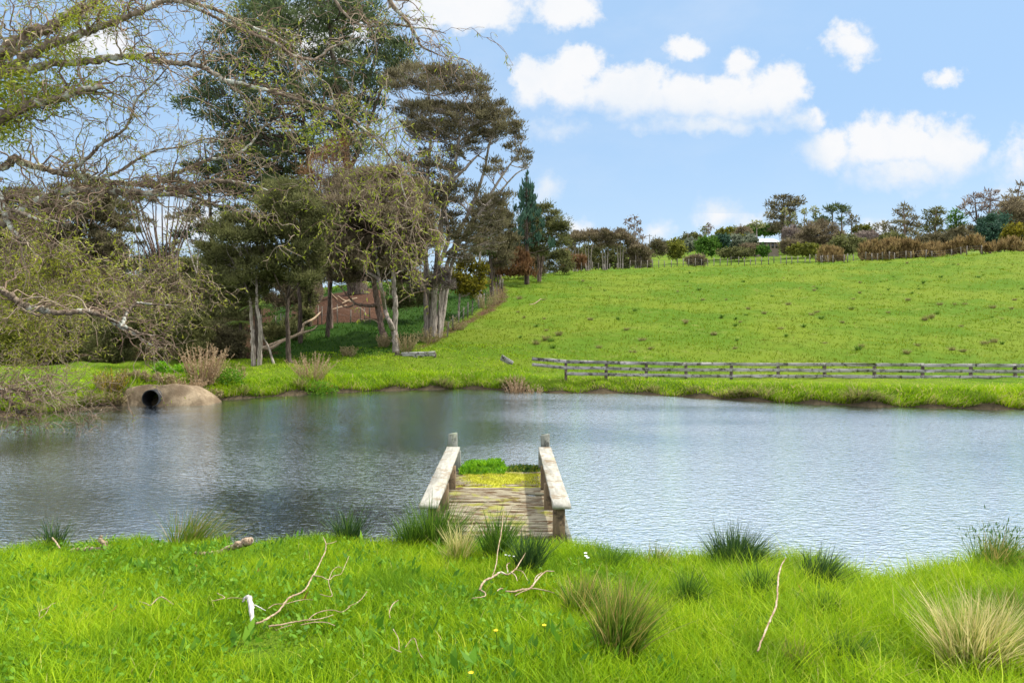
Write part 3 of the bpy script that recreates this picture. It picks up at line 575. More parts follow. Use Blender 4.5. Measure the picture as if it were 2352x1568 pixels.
def put_tuft(px, py, kind, sc, label, group, p=None):
    p = on_ground(px, py, 24) if p is None else p; k = rr.randrange(3) + 3 * kind; src = (dryt + grt)[k]
    if used[k]: o = src.copy(); COL.objects.link(o)
    else: o = src; used[k] = True
    o.location = p; o.rotation_euler = (0, 0, rr.random() * 6.28); o.scale = (sc * rr.uniform(.8, 1.3), sc, sc * rr.uniform(1.1, 1.9))
    o['label'] = label; o['category'] = 'tussock' if kind == 0 else 'rush tuft'; o['group'] = group
for q in range(80):
    px = rr.uniform(1180, 2350); py = rr.uniform(600, 812)
    if py < np.interp(px, [1180, 1300, 1500, 1900, 2352], [652, 628, 616, 604, 582]): continue
    hand.append((px, py, 1 if rr.random() < .38 else 0))
for (px, py, k) in hand:
    put_tuft(px, py, k, rr.uniform(.38, .78), 'brown dry grass tussock on the open green hillside' if k == 0 else 'dark green rush tuft on the open green hillside', 'dry tussocks scattered over the hillside' if k == 0 else 'rush tufts scattered over the hillside')
for (px, w) in ((1012, 2), (1030, 2), (1165, 2), (1178, 3), (1203, 2), (1500, 1), (1672, 2), (1700, 3), (1716, 2), (1752, 2), (1955, 2), (1972, 3), (2003, 2), (2036, 1), (1588, 1), (235, 3), (205, 2), (170, 2), (485, 2), (560, 1), (690, 2), (722, 1)):
    Ys = float(np.interp(px, SHX, SHY)) + .22; put_tuft(0, 0, 0, .5 + .22 * w, 'straw-brown grass tussock hanging over the water on the far shore', 'dry tussocks along the far shoreline', Gp(px, Ys))
# ------------------------------------------------------------------ trees
M_BARKD = bark('dark_bark', (.035, .026, .02), (.13, .10, .08))
M_BARKP = bark('pale_bark', (.15, .12, .10), (.42, .36, .31), (.30, .31, .25), (.60, .72))
M_BARKR = bark('stringy_brown_bark', (.075, .05, .038), (.24, .175, .14), None)
M_WILB = bark('willow_bark', (.10, .075, .055), (.30, .235, .175), (.50, .51, .44), (.50, .60), (5, 5, 3))
M_TWIG = leaf_mat('willow_twig', [(0, (.11, .068, .046)), (.5, (.22, .15, .105)), (1, (.38, .31, .22))], 0, .8)
def kan(nm, a, b, c): return leaf_mat(nm, [(0, a), (.5, b), (1, c)], .38, .65, spec=.12)
M_KAN = kan('kanuka_foliage', (.060, .052, .028), (.140, .124, .066), (.235, .205, .110))
M_KANG = kan('tea_tree_green', (.052, .058, .020), (.122, .126, .046), (.20, .205, .075))
M_KANB = kan('tea_tree_brown', (0.0849, 0.0679, 0.0415), (0.1790, 0.1413, 0.0849), (0.2828, 0.2356, 0.1413))
M_PINE = kan('pine_needles', (0.0345, 0.0517, 0.0207), (0.0759, 0.1058, 0.0414), (0.1380, 0.1782, 0.0690))
M_CONI = kan('blue_conifer_needles', (0.0208, 0.0520, 0.0364), (0.0468, 0.0975, 0.0650), (0.0845, 0.1560, 0.1040))
M_OLIVE = kan('olive_leaves', (0.0625, 0.0750, 0.0150), (0.1375, 0.1500, 0.0250), (0.2375, 0.2375, 0.0375))
M_GOLD = kan('golden_shrub_leaves', (.055, .055, .008), (.15, .135, .014), (.27, .23, .02))
M_GREYG = kan('grey_green_leaves', (0.0600, 0.0780, 0.0480), (0.1320, 0.1560, 0.1020), (0.2400, 0.2640, 0.1800))
M_BRIGHT = kan('bright_green_leaves', (0.0345, 0.0862, 0.0138), (0.0805, 0.1725, 0.0230), (0.1380, 0.2530, 0.0345))
M_PALEG = kan('pale_spring_leaves', (.10, .12, .04), (.20, .22, .08), (.32, .32, .14))
M_RUST = kan('rusty_dead_leaves', (.09, .045, .018), (.19, .10, .045), (.29, .17, .085))
M_GORSE = kan('brown_gorse', (.11, .075, .03), (.24, .165, .07), (.38, .28, .12))
M_PURP = kan('grey_brown_twigs', (0.1040, 0.0780, 0.0715), (0.2080, 0.1625, 0.1430), (0.3250, 0.2730, 0.2340))
M_WILL = leaf_mat('willow_leaf', [(0, (.13, .17, .01)), (.5, (.26, .31, .016)), (1, (.40, .42, .05))], .45, .5)
M_WILLB = leaf_mat('willow_shrub_leaf', [(0, (.10, .13, .012)), (.5, (.25, .28, .02)), (1, (.44, .45, .05))], .4, .55)
M_FERN = leaf_mat('tree_fern_frond', [(0, (.07, .13, .015)), (.5, (.14, .21, .025)), (1, (.22, .28, .04))], .4, .5)
STY = {  # leaf length, width at 45 m, direction mix (outward, up, random), blob flattening
 'kanuka': (.22, .050, .5, .8, .55, .6), 'fuzzy': (.24, .055, .6, .6, .8, .75), 'pine': (.34, .085, .7, .45, .6, .55),
 'broad': (.20, .12, .5, .2, 1.0, .85), 'spiky': (.36, .09, .25, 1.2, .35, 1.6), 'twig': (.5, .03, .4, .8, .7, .9), 'gorse': (.34, .06, .25, 1.1, .5, 1.0)}
def foliage(mb, C, R, Y, cov, sty, flat=1.0):
    """leaves in sub-clumps around clump centres C (K,3) with radii R (K,3)"""
    L0, W0, ko, ku, kr, fl = STY[sty]; q = max(Y / 45, .5) ** .8; L0 *= q; W0 *= q
    for c, r in zip(C, R):
        ns = int(rng.integers(7, 13)); v = nrm(rng.normal(size=(ns, 3))) * (rng.random((ns, 1)) ** .45) * .78; v[:, 2] = np.where(v[:, 2] < -.35, v[:, 2] * .4, v[:, 2])
        sc = c + v * r; sr = r * rng.uniform(.26, .5, (ns, 1)) * [1, 1, .75 * fl / .6 if fl < 1 else 1]
        area = np.pi * r[0] * r[2]; n = int(cov * 2.5 * area / (L0 * W0 * .5)); n = max(n, 20); w = (sr[:, 0] ** 2); w /= w.sum()
        k = rng.choice(ns, n, p=w); d = nrm(rng.normal(size=(n, 3))); rad = rng.random(n) ** .42
        pos = sc[k] + d * rad[:, None] * sr[k]; lo_ = rng.random(n) < .17; pos[lo_] = c + d[lo_] * (rng.random(lo_.sum()) ** .4)[:, None] * r * 1.22
        dirv = d * ko + rng.normal(size=(n, 3)) * kr * .6; dirv[:, 2] += ku
        ti = np.clip(rng.normal(size=n) * .2 + np.repeat(.5, n) + (rng.random(ns) - .5)[k] * .85, 0, 1)
        leaves(mb, pos, dirv, L0 * rng.uniform(.6, 1.4, n), W0 * rng.uniform(.6, 1.4, n), ti)
def in_poly(poly, x, y):
    poly = np.asarray(poly, float); c = np.zeros(len(x), bool); j = len(poly) - 1
    for i in range(len(poly)):
        a, b = poly[i], poly[j]; hit = ((a[1] > y) != (b[1] > y)) & (x < (b[0] - a[0]) * (y - a[1]) / (b[1] - a[1] + 1e-12) + a[0]); c ^= hit; j = i
    return c
def fill(poly, r, asp=.7, gap=1.0):
    """scatter clump circles (photo px) inside an outline"""
    poly = np.asarray(poly, float); lo, hi = poly.min(0), poly.max(0); res = []
    X = rng.uniform(lo[0], hi[0], 1500); Y = rng.uniform(lo[1], hi[1], 1500); ok = in_poly(poly, X, Y)
    for x, y in zip(X[ok], Y[ok]):
        if all(((x - a) / r) ** 2 + ((y - b) / (r * asp)) ** 2 > gap ** 2 for a, b, _, _ in res): s = rng.uniform(.75, 1.2); res.append((x, y, r * s, r * s * asp))
    return res
def tree(name, label, Y, trunks, clumps, lmat, bmat, sty='kanuka', cov=1.5, group=None, cat='tree', depth=.55, branch=True, sub=4, crown='crown', tr='trunk', wr=1.0, flat=False):
    """trunks: polylines of (px, py, width px) in the photo, first point at the foot; clumps: (px, py, rx, ry)"""
    s = Y / F; base = Gp(trunks[0][0][0], Y) if trunks else None
    if base is None: c0 = np.mean([c[:2] for c in clumps], 0); base = Gp(c0[0], Y)
    root = thing(name, label, cat, base, group); tb = MB(); nodes = []; nr_ = []
    for ti_, T in enumerate(trunks):
        dyo = rng.normal() * .4 if ti_ else 0; pts = []
        for i, (a, b, w) in enumerate(T):
            p = Wp(a, b, Y + dyo * min(i, 1) + (rng.normal() * .25 * i * s * 10 if i else 0)); pts.append([*p, w * s * (.40 if Y < 70 else .5)])
        if ti_ == 0 or T[0][1] >= trunks[0][0][1] - 30: x, yy = pts[0][0], pts[0][1]; pts[0][2] = min(pts[0][2], float(zg(x, yy))) - .15; pts[0][3] *= 1.25
        P = spline(pts, 8 * len(pts)); P[:, 3] = np.maximum(P[:, 3], .008); P[2:, :3] += rng.normal(size=(len(P) - 2, 3)) * P[2:, 3:4] * .12
        tubes(tb, P[:, :3], P[:, 3], 8 if Y < 70 else 5, .5); nodes.append(P[:, :3]); nr_.append(P[:, 3])
    C = []; R = []
    for c in clumps:
        rx, ry = c[2] * s, c[3] * s; dd = c[4] if len(c) > 4 else None
        C.append(Wp(c[0], c[1], Y)); R.append((rx, (rx + ry) * .5, ry))
    C = np.array(C); R = np.array(R)
    if len(C):
        span = max(C[:, 0].max() - C[:, 0].min() + 2 * R[:, 0].max(), .5); cx = (C[:, 0].max() + C[:, 0].min()) / 2
        e = np.sqrt(np.clip(1 - ((C[:, 0] - cx) / (span * .52)) ** 2, 0.05, 1)); off = rng.uniform(-1, 1, len(C)) * e * span * .5 * depth
        k = 1 + off / Y; C = np.stack([C[:, 0] * k, Y + off, EYE + (C[:, 2] - EYE) * k], 1)       # keep each clump on its sight line
    if branch and len(nodes):
        Nn = np.concatenate(nodes); Nr = np.concatenate(nr_); PB = []; RB = []
        for c, r in zip(C, R):
            dist = np.linalg.norm(Nn - c, axis=1) + 1.1 * np.maximum(Nn[:, 2] - c[2] + .2 * r[2], 0) * 3 + rng.random(len(Nn)) * .8; dist[:max(3, len(nodes[0]) // 5)] += 5
            i = int(np.argmin(dist)); a = Nn[i]; tgt = c - [0, 0, r[2] * .2]; v = tgt - a; L = np.linalg.norm(v); tt = np.linspace(0, 1, 10)[:, None]
            p = a + v * tt + np.array([0, 0, .12 * L]) * (np.sin(tt * np.pi) * -.5 + 0) + rng.normal(size=(10, 3)) * L * .018 * np.minimum(tt * 3, 1)
            r0 = min(Nr[i] * .65, .02 + .014 * L) * wr; PB.append(p); RB.append(np.linspace(r0, max(r0 * .3, .0004 * Y), 10))
            for _ in range(sub):
                k0 = rng.integers(4, 9); e2 = c + nrm(rng.normal(size=3)) * r * .8; q = p[k0] + (e2 - p[k0]) * tt + rng.normal(size=(10, 3)) * L * .012
                PB.append(q); RB.append(np.linspace(r0 * .45, max(r0 * .12, .0003 * Y), 10))
        tubes(tb, np.array(PB), np.array(RB), 4)
    if tb.n: tb.build(tr, bmat, root, loc=base)
    if len(C) and cov > 0:
        fb = MB(); foliage(fb, C, R, Y, cov, sty); fb.build(crown, lmat, root, loc=base)
    return root
BIG = 'tall trees on the left bank'
# tall pine at the back
pinepoly = [(430,250),(470,170),(500,90),(560,20),(640,-40),(760,-40),(870,20),(930,100),(945,170),(890,200),(850,260),(840,330),(780,380),(700,360),(640,450),(570,470),(470,400),(520,300)]
tree('pine_tree', 'tallest dark green pine rising out of the top of the frame behind the other trees', 60,
     [[(822,655,50),(815,560,36),(800,400,26),(780,240,18),(760,90,10),(752,-20,4)], [(726,690,34),(728,560,24),(715,420,17),(700,300,11),(690,180,5)], [(800,400,14),(860,250,9),(900,130,4)], [(785,300,12),(840,200,8),(870,100,4)], [(770,200,10),(660,110,6),(600,40,3)]],
     fill(pinepoly, 42, .5, .8) + [(640,20,60,34),(720,-5,60,34),(800,30,60,34),(870,80,50,30),(560,60,50,30),(600,120,60,36),(560,340,50,30),(640,330,60,34),(620,400,60,34),(540,420,50,26)],
     M_PINE, M_BARKD, 'pine', .72, depth=.6)
# big kanuka on the right of the stand
k2 = [(930,160,44,20),(985,168,52,24),(1040,160,46,20),(1085,178,34,20),(1110,205,26,18),(1075,198,40,18),(900,185,34,18),(1105,225,20,16),
      (1000,245,60,22),(1060,250,50,22),(940,255,46,22),(1110,265,34,22),(1142,240,26,18),(1165,262,20,18),(1185,290,18,18),(1150,290,26,18),(1060,285,46,18),(1000,285,44,18),(950,300,40,20),
      (1195,318,20,12),(1172,335,26,14),(1120,305,26,13),(1082,330,26,12),(1065,325,20,10),(1090,345,26,10),(1195,352,22,16),(1188,368,18,10),(1210,362,16,16),(1208,382,10,8),(1135,372,28,12),(1120,392,26,12),(1150,392,20,10),
      (1040,390,30,14),(1025,430,34,18),(1000,465,40,20),(1052,350,22,12),(960,420,40,20),(930,470,44,22),(1090,440,28,18),(1130,460,22,14),(1080,490,20,12)]
tree('kanuka_tree', 'spreading grey-stemmed kanuka with layered flat crowns, rightmost of the tall trees', 40.5,
     [[(997,778,22),(996,700,20),(1003,620,17),(1012,520,15),(1030,440,11),(1050,350,8),(1060,260,5)], [(982,775,18),(980,690,17),(978,600,15),(975,480,14),(985,370,10),(990,280,6),(980,190,4)],
      [(1006,770,15),(1020,640,13),(1050,545,12),(1085,470,10),(1110,400,8),(1125,330,6),(1150,270,4)], [(1008,772,13),(1040,600,11),(1078,520,10),(1130,440,8),(1170,380,5),(1200,345,3)], [(990,776,12),(1000,640,10),(1030,545,12),(1020,450,9),(1075,380,8),(1100,355,4)],
      [(1003,600,12),(1050,560,9),(1110,480,8),(1145,445,6),(1185,400,4),(1215,385,2)]],
     k2 + fill([(900,165),(1000,150),(1110,180),(1100,220),(900,200)], 30, .5) + fill([(930,240),(1100,240),(1190,290),(1180,320),(940,320)], 30, .5) + fill([(930,360),(1040,340),(1060,480),(1050,560),(940,560)], 34, .5) + fill([(1060,600),(1090,480),(1160,440),(1150,560)], 26, .6), M_KAN, M_BARKP, 'kanuka', .85, depth=.5, sub=12)
tree('kanuka_tree', 'pale twin-stemmed tree forking low beside the broken timber rails', 35.5,
     [[(912,830,22),(909,790,20),(905,760,18),(893,735,13),(884,710,12),(876,663,11),(868,640,10),(838,622,8),(800,598,6),(770,570,4)], [(906,760,16),(908,700,15),(905,660,13),(903,600,10),(915,540,7),(930,480,5)], [(876,663,9),(868,620,8),(862,560,6),(850,500,4)]],
     [(760,560,46,24),(800,520,56,28),(740,510,44,24),(850,500,52,28),(905,480,50,26),(930,540,44,24),(820,470,50,24),(870,440,46,22),(940,600,40,22),(770,470,40,22),(720,545,30,18),(900,400,40,22),(850,560,44,20),(960,520,40,22)] + fill([(720,520),(760,450),(850,400),(960,420),(1000,500),(980,600),(900,620),(780,600)], 40, .55),
     M_KANB, M_BARKP, 'fuzzy', 1.8, depth=.5, sub=6)
tree('kanuka_tree', 'brown straight-trunked tree leaning left, with a low bare limb over the leaf litter', 38.5,
     [[(884,792,20),(876,750,18),(867,698,17),(858,640,15),(850,580,12),(838,500,11),(825,430,7)], [(866,700,12),(845,702,9),(818,698,7),(800,680,5),(778,655,3)], [(818,698,5),(795,705,4),(770,690,2)], [(858,640,10),(838,640,8),(815,600,6),(790,570,4)]],
     [(835,430,60,30),(790,420,50,26),(870,410,46,24),(760,440,40,22),(810,500,60,28),(860,540,50,24),(760,590,46,22),(800,620,54,24),(740,620,36,18),(850,600,40,18)] + fill([(720,440),(800,400),(900,400),(940,560),(930,640),(830,650),(740,640)], 44, .55),
     M_KANB, M_BARKR, 'fuzzy', 1.9, depth=.6)
tree('kanuka_tree', 'dark slender trunk with a mossy black side, right of the two front tea trees', 31.5,
     [[(664,838,15),(662,790,14),(660,740,12),(661,690,11),(666,645,10),(678,595,8),(690,540,5)], [(660,700,8),(645,665,6),(630,630,4),(610,600,3)], [(662,680,7),(690,650,5),(720,620,3)]],
     [(640,460,50,26),(690,480,46,24),(615,520,50,26),(670,540,56,28),(715,560,40,22),(600,580,46,22),(650,600,50,22),(700,620,40,18),(580,540,36,20),(730,520,34,20),(660,430,34,20),(625,640,36,14)] + fill([(590,520),(620,440),(700,430),(750,500),(745,600),(700,640),(620,650)], 36, .55),
     M_KANG, M_BARKD, 'fuzzy', 1.7, depth=.55)
tree('kanuka_tree', 'pale-stemmed tea tree at the left front, twin trunks in the grass by the bank', 31,
     [[(583,845,13),(581,790,12),(578,740,10),(574,690,8),(560,650,7),(545,615,4)], [(596,838,12),(598,760,12),(590,700,9),(588,640,7),(575,590,4)], [(632,840,7),(618,800,6),(603,769,5),(600,722,4)]],
     [(520,530,44,22),(560,540,48,24),(500,580,40,22),(550,600,50,24),(600,610,40,20),(520,640,40,20),(575,655,36,16),(490,625,28,16),(540,680,36,16),(540,500,36,18)] + fill([(470,600),(500,520),(560,480),(620,520),(620,640),(560,690),(490,680)], 36, .55),
     M_KANG, M_BARKP, 'fuzzy', 1.6, depth=.55)
tree('kanuka_tree', 'mid green bushy tea tree with rounded top standing behind the front pair', 40,
     [[(690,760,12),(688,680,10),(680,600,8),(660,500,5)]], [(640,445,44,24),(675,430,40,22),(610,470,40,22),(650,490,50,24),(700,470,36,20),(600,510,36,20),(620,430,26,16)],
     M_KANG, M_BARKD, 'fuzzy', 1.9, depth=.6)
tree('dead_tree', 'rust-brown leafless tangle of dead branches in the middle of the trees', 44,
     [[(760,730,12),(755,620,10),(740,520,8),(735,440,6),(742,380,3)]], [(720,400,40,30),(760,430,40,26),(700,440,34,26),(740,360,36,24),(780,390,36,24),(790,340,34,22)], M_RUST, M_BARKR, 'twig', .55, sub=16, depth=.5, crown='twigs')
tree('tea_tree', 'short stump-like trunk in front of the leaf litter with a grey bushy top', 41,
     [[(752,742,11),(756,700,10),(760,650,9),(764,600,6)]], [(770,600,36,20),(740,620,30,16),(800,640,30,16),(765,640,36,14)], M_KANB, M_BARKD, 'fuzzy', 1.6, depth=.5)
tree('ivy_covered_tree', 'dark green column of growth climbing a trunk at the left of the leaf litter', 46,
     [[(712,760,12),(712,680,10),(714,600,8)]], [(700,720,24,24),(705,690,26,24),(700,655,26,22),(715,630,26,20),(690,740,24,18),(720,600,24,18),(700,570,26,18)], M_KANG, M_BARKD, 'broad', 2.2, depth=.5)
# left-hand background trees
bgt = [('wide tea tree with a rounded dark top at the far left edge', 46, [[(60,790,12),(62,640,9),(70,520,6)]], [(20,455,44,22),(70,450,44,22),(110,470,40,20),(30,500,44,22),(85,510,44,22),(-20,480,44,22),(10,540,40,20),(60,560,40,20)] + fill([(-60,470),(60,440),(130,480),(140,600),(-60,620)], 36, .5), M_KAN),
 ('dark tea tree under the long horizontal willow limb at the left', 44, [[(200,780,14),(198,680,11),(205,560,8),(215,480,5)], [(212,790,10),(216,690,8),(240,560,5)]], [(160,440,46,22),(210,430,46,22),(250,450,40,20),(130,480,40,20),(190,490,48,22),(240,500,44,20),(160,540,44,20),(210,560,44,20),(120,560,36,18),(235,550,36,18)] + fill([(110,470),(160,430),(240,440),(270,500),(270,600),(120,620)], 36, .5), M_KAN),
 ('tea tree with a lighter green crown left of the fan of bare stems', 48, [[(285,760,10),(284,640,8),(275,540,5)]], [(250,470,34,18),(285,480,34,18),(270,510,34,16),(300,530,30,14),(255,555,34,14),(310,455,28,16)], M_KANG),
 ('low dark bushy tree right of the fan of bare stems', 47, [[(470,790,12),(468,700,9),(460,640,6)]], [(440,610,40,20),(480,600,40,20),(500,640,40,20),(450,650,42,20),(420,640,36,18),(490,690,40,20)], M_KANG),
 ('dark conifer with drooping layered branches behind the front tea trees', 56, [[(495,760,14),(490,600,12),(480,440,8),(470,330,4)]], [(450,440,40,14),(500,430,44,14),(470,390,36,14),(440,490,40,13),(520,480,44,13),(470,530,44,12),(530,540,40,12),(420,540,34,12),(500,580,40,12),(440,380,26,12),(545,440,36,14),(560,500,36,12),(410,420,26,12)], M_PINE)]
for lab, Y, T, C, mt in bgt: tree('kanuka_tree' if mt is not M_PINE else 'conifer_tree', lab, Y, T, C, mt, M_BARKD, 'kanuka' if mt is not M_PINE else 'pine', 1.5, depth=.6)
fan = []
for k in range(15):
    a = -1 + 2 * k / 14 + rng.normal() * .05; fan.append([(372 + a * 10, 700, 6), (375 + a * 30, 610, 5), (372 + a * 62 - (1 - abs(a)) * 0, 530, 4), (375 + a * 100 + rng.normal() * 8, 430 + 40 * abs(a), 2)])
tree('kanuka_tree', 'fan of many thin bare upright stems against the sky, left of the pine', 50, fan, [(300,440,30,12),(340,425,30,12),(390,415,34,14),(430,430,30,12),(460,470,28,12),(290,500,26,10),(470,520,26,12),(410,450,24,10),(350,460,22,9),(265,470,22,10)], M_KAN, M_BARKR, 'kanuka', 1.1, sub=5, depth=.4)
for i in range(3):
    x = (318, 405, 452)[i]; tree('kanuka_tree', ('thin pale forked sapling left of the fan of stems', 'pale curving bare-stemmed tree in front of the fan of stems', 'pale bare-stemmed tree leaning right of the fan of stems')[i], 43,
      [[(x, 790, 6), (x + 4, 690, 5), (x + 2, 590, 4), (x + (-12, 18, 26)[i], 500, 2), (x + (-20, 10, 30)[i], 450, 1.5)], [(x + 3, 640, 4), (x + (16, -14, -20)[i], 560, 3), (x + (24, -28, -22)[i], 500, 1.5)]], [(x - 10, 500, 20, 9), (x + 24, 510, 20, 9), (x, 560, 20, 9)], M_KAN, M_BARKP, 'kanuka', .9, sub=6)
# understorey of the left-hand bush
und = [('dense olive bush at the left behind the bank grass', 36, fill([(-150,700),(-60,650),(60,640),(140,690),(150,800),(60,850),(-150,850)], 40, .7), M_OLIVE), ('dark bush with feathery foliage above the culvert', 34, fill([(270,740),(330,700),(400,690),(450,730),(470,800),(420,845),(300,848),(260,800)], 36, .7), M_KANG),
 ('shadowy bush between the dark trunk and the culvert bush', 40, fill([(150,700),(220,680),(290,700),(300,800),(230,840),(150,830)], 38, .7), M_KAN), ('deep green bush left of the pale tea tree trunks', 37, fill([(440,740),(490,700),(545,720),(560,800),(520,845),(450,840)], 34, .7), M_KANG),
 ('brown-green bush in the dark gap at the left', 45, fill([(-150,600),(0,590),(120,600),(240,620),(260,720),(100,740),(-150,740)], 46, .7), M_KANB), ('dark bush closing the gap behind the tea tree trunks', 48, fill([(380,640),(470,620),(540,660),(560,740),(480,780),(380,770)], 42, .7), M_KAN),
 ('broad dark bush deep behind the fan of stems', 58, fill([(260,600),(380,580),(480,610),(560,640),(560,720),(400,740),(250,720)], 46, .6), M_KANG), ('low scrub behind the fallen dead branch', 42, fill([(600,760),(640,735),(690,750),(700,790),(650,810),(600,805)], 26, .6), M_KANG),
 ('tall brown-green hedge of scrub far left behind the bush', 62, fill([(-200,560),(-40,540),(120,560),(250,570),(260,680),(-200,700)], 50, .6), M_KAN)]
und += [('broad dark scrub at the foot of the blue-green conifer', 86, fill([(1120,630),(1140,560),(1185,535),(1235,550),(1240,628)], 20, .7), M_KAN), ('dark low scrub under the rounded tree at the right end of the stand', 94, fill([(1225,626),(1240,585),(1300,578),(1312,618)], 15, .7), M_KANG), ('shaded olive bush between the leaning trunk and the tall kanuka', 47, fill([(900,700),(905,640),(960,625),(1000,650),(985,705)], 24, .7), M_KANG),
 ('deep olive-green bush at the left, low behind the bank grass', 33, fill([(-200,760),(-40,735),(80,750),(130,800),(120,850),(-200,855)], 34, .7), M_OLIVE), ('dark green low bush left of the culvert bush', 33.5, fill([(110,770),(170,745),(240,755),(280,800),(275,850),(110,850)], 32, .7), M_KANG),
 ('dark shaded bush at the foot of the pale tea tree trunks', 35, fill([(440,790),(500,760),(560,775),(570,843),(440,848)], 28, .7), M_KAN), ('dense dark foliage filling the gap below the fan of stems', 41, fill([(290,660),(360,640),(440,650),(480,700),(470,760),(300,760)], 40, .7), M_KAN),
 ('shaded brown-green thicket behind the front tea trees', 50, fill([(470,660),(540,630),(640,640),(700,640),(720,690),(560,700),(480,730)], 34, .6), M_KANB), ('dark thicket at the left edge behind the willow scrub', 39, fill([(-200,640),(-60,620),(80,640),(160,680),(150,760),(-200,770)], 42, .7), M_KAN)]
for lab, Y, C, mt in und: tree('bush', lab, Y, [], C, mt, M_BARKD, 'broad' if mt in (M_OLIVE,) else 'fuzzy', 1.9, cat='bush', branch=False, crown='foliage', depth=.5, group=None)
# shrubs and small trees right of the stand
tree('shrub', 'round golden-green shrub on a thin stem beside the tall kanuka', 50, [[(1055,755,7),(1054,710,6),(1058,650,4)]], fill([(1032,640),(1050,605),(1085,595),(1110,615),(1115,655),(1090,668),(1045,665)], 20, .85), M_GOLD, M_BARKP, 'broad', 2.2, cat='shrub')
tree('shrub', 'grey feathery shrub against the foot of the tall kanuka trunk', 40, [[(1008,740,6),(1010,660,4)]], [(1010,640,24,16),(990,650,18,14),(1028,655,20,14),(1005,622,18,12),(1022,628,16,12),(960,655,24,14),(935,645,20,12)], M_PURP, M_BARKP, 'fuzzy', 1.8, cat='shrub')
tree('tea_tree', 'dark green bushy tree behind the cabbage tree', 64, [[(1130,650,10),(1125,560,8),(1120,470,4)]], fill([(1085,480),(1110,450),(1140,440),(1165,480),(1175,540),(1180,610),(1120,610),(1095,560)], 24, .7), M_KAN, M_BARKD, 'kanuka', 1.7)
con = [(1210, 405 + i * 12, 3 + i * 2.6, 9) for i in range(8)]
for i in range(34):
    h = i / 33; yy = 428 + 150 * h; w = 12 + 50 * h; a = rng.uniform(-1, 1); con.append((1210 + a * w, yy, 7 + 4 * h, 15))
tree('conifer_tree', 'upright blue-green conifer with candle-like shoots on the skyline', 76, [[(1210,640,10),(1210,520,7),(1210,405,2)]], con, M_CONI, M_BARKD, 'spiky', .95, sub=1, depth=.8)
tree('tea_tree', 'rounded dark tree with a fan of stems at the right end, beside the paddock crest', 80, [[(1238,628,7),(1236,590,6),(1228,550,4),(1215,520,2)], [(1240,628,6),(1246,580,5),(1262,540,2)], [(1238,620,5),(1252,585,4),(1276,560,2)]],
     fill([(1180,560),(1195,510),(1225,480),(1255,472),(1285,495),(1296,530),(1300,560),(1275,570),(1240,585),(1200,580)], 22, .65) , M_KANG, M_BARKR, 'fuzzy', 1.7)
for lab, Y, C in (('rusty dead bush at the corner of the left-hand fence, below the conifer', 74, fill([(1135,625),(1145,590),(1175,578),(1210,590),(1214,628),(1160,632)], 16, .8)), ('rust-brown bush right of the rounded dark tree on the crest', 104, fill([(1286,618),(1292,585),(1308,582),(1313,618)], 10, 1.2)), ('low rust-brown bush at the left foot of the distant grove', 104, fill([(1318,618),(1322,598),(1338,596),(1343,616)], 9, 1.0))):
    tree('bush', lab, Y, [], C, M_RUST, M_BARKR, 'gorse', 2.0, cat='bush', branch=False, crown='foliage')
# cabbage tree
cb = Gp(1104, 62); ct = thing('cabbage_tree', 'cabbage tree with a mop of sword leaves beside the tall kanuka', 'tree', cb); tb = MB(); s = 62 / F
top = Wp(1106, 560, 62); tubes(tb, spline([[*cb], [*Wp(1102, 600, 62)], [*top]], 10), np.linspace(.14, .09, 10), 6, .5); tb.build('trunk', M_BARKP, ct, loc=cb); fb = MB()
for hx, hy in ((1104, 548), (1120, 558), (1092, 562)):
    c = Wp(hx, hy, 62 + rng.normal() * .3); n = 90; d = nrm(rng.normal(size=(n, 3)) + [0, 0, .25]); blades(fb, np.repeat(c[None], n, 0), d, rng.uniform(.7, 1.15, n), .07, np.tile([0, 0, -.35], (n, 1)), rng.random(n), 3)
fb.build('crown', M_BRIGHT, ct, loc=cb)
# tree ferns
def fern(label, px, py, Y, hpx, r, trunkw=.16):
    b = Gp(px, Y); o = thing('tree_fern', label, 'tree fern', b); top = Wp(px, py, Y); tb = MB()
    if top[2] - b[2] > .4: tubes(tb, np.linspace(b - [0, 0, .1], top, 6), np.full(6, trunkw * .5), 6, .4); tb.build('trunk', M_BARKD, o, loc=b)
    fb = MB()
    for k in range(13):
        a = k / 13 * 6.283 + rng.random() * .3; tt = np.linspace(0, 1, 22); rad = r * rng.uniform(.8, 1.1)
        cx = top + np.stack([np.cos(a) * rad * tt, np.sin(a) * rad * tt, rad * (.55 * tt - .75 * tt ** 2)], -1); T = np.gradient(cx, axis=0); S = nrm(np.cross(T, [0, 0, 1.0])); Lf = .28 * rad * np.sin(np.pi * (tt * .9 + .08)) + .02
        for sg in (-1, 1): leaves(fb, cx, S * sg + nrm(T) * .5 - [0, 0, .15], Lf, .05 * rad, np.clip(rng.normal(size=22) * .1 + .5, 0, 1), 0, np.tile([0, 0, 1.0], (22, 1)) + rng.normal(size=(22, 3)) * .15)
    fb.build('crown', M_FERN, o, loc=b)
fern('tree fern with arching yellow-green fronds between the two front tea trees', 592, 705, 33, 0, .95, .3); fern('pale green tree fern low in the gap left of the front tea trees', 552, 740, 35, 0, .7); fern('pale green fern fronds in the bush under the long bare willow branch', 318, 750, 38, 0, .75); fern('low green fern in the shade at the left behind the willow branch', 225, 800, 33, 0, .65)
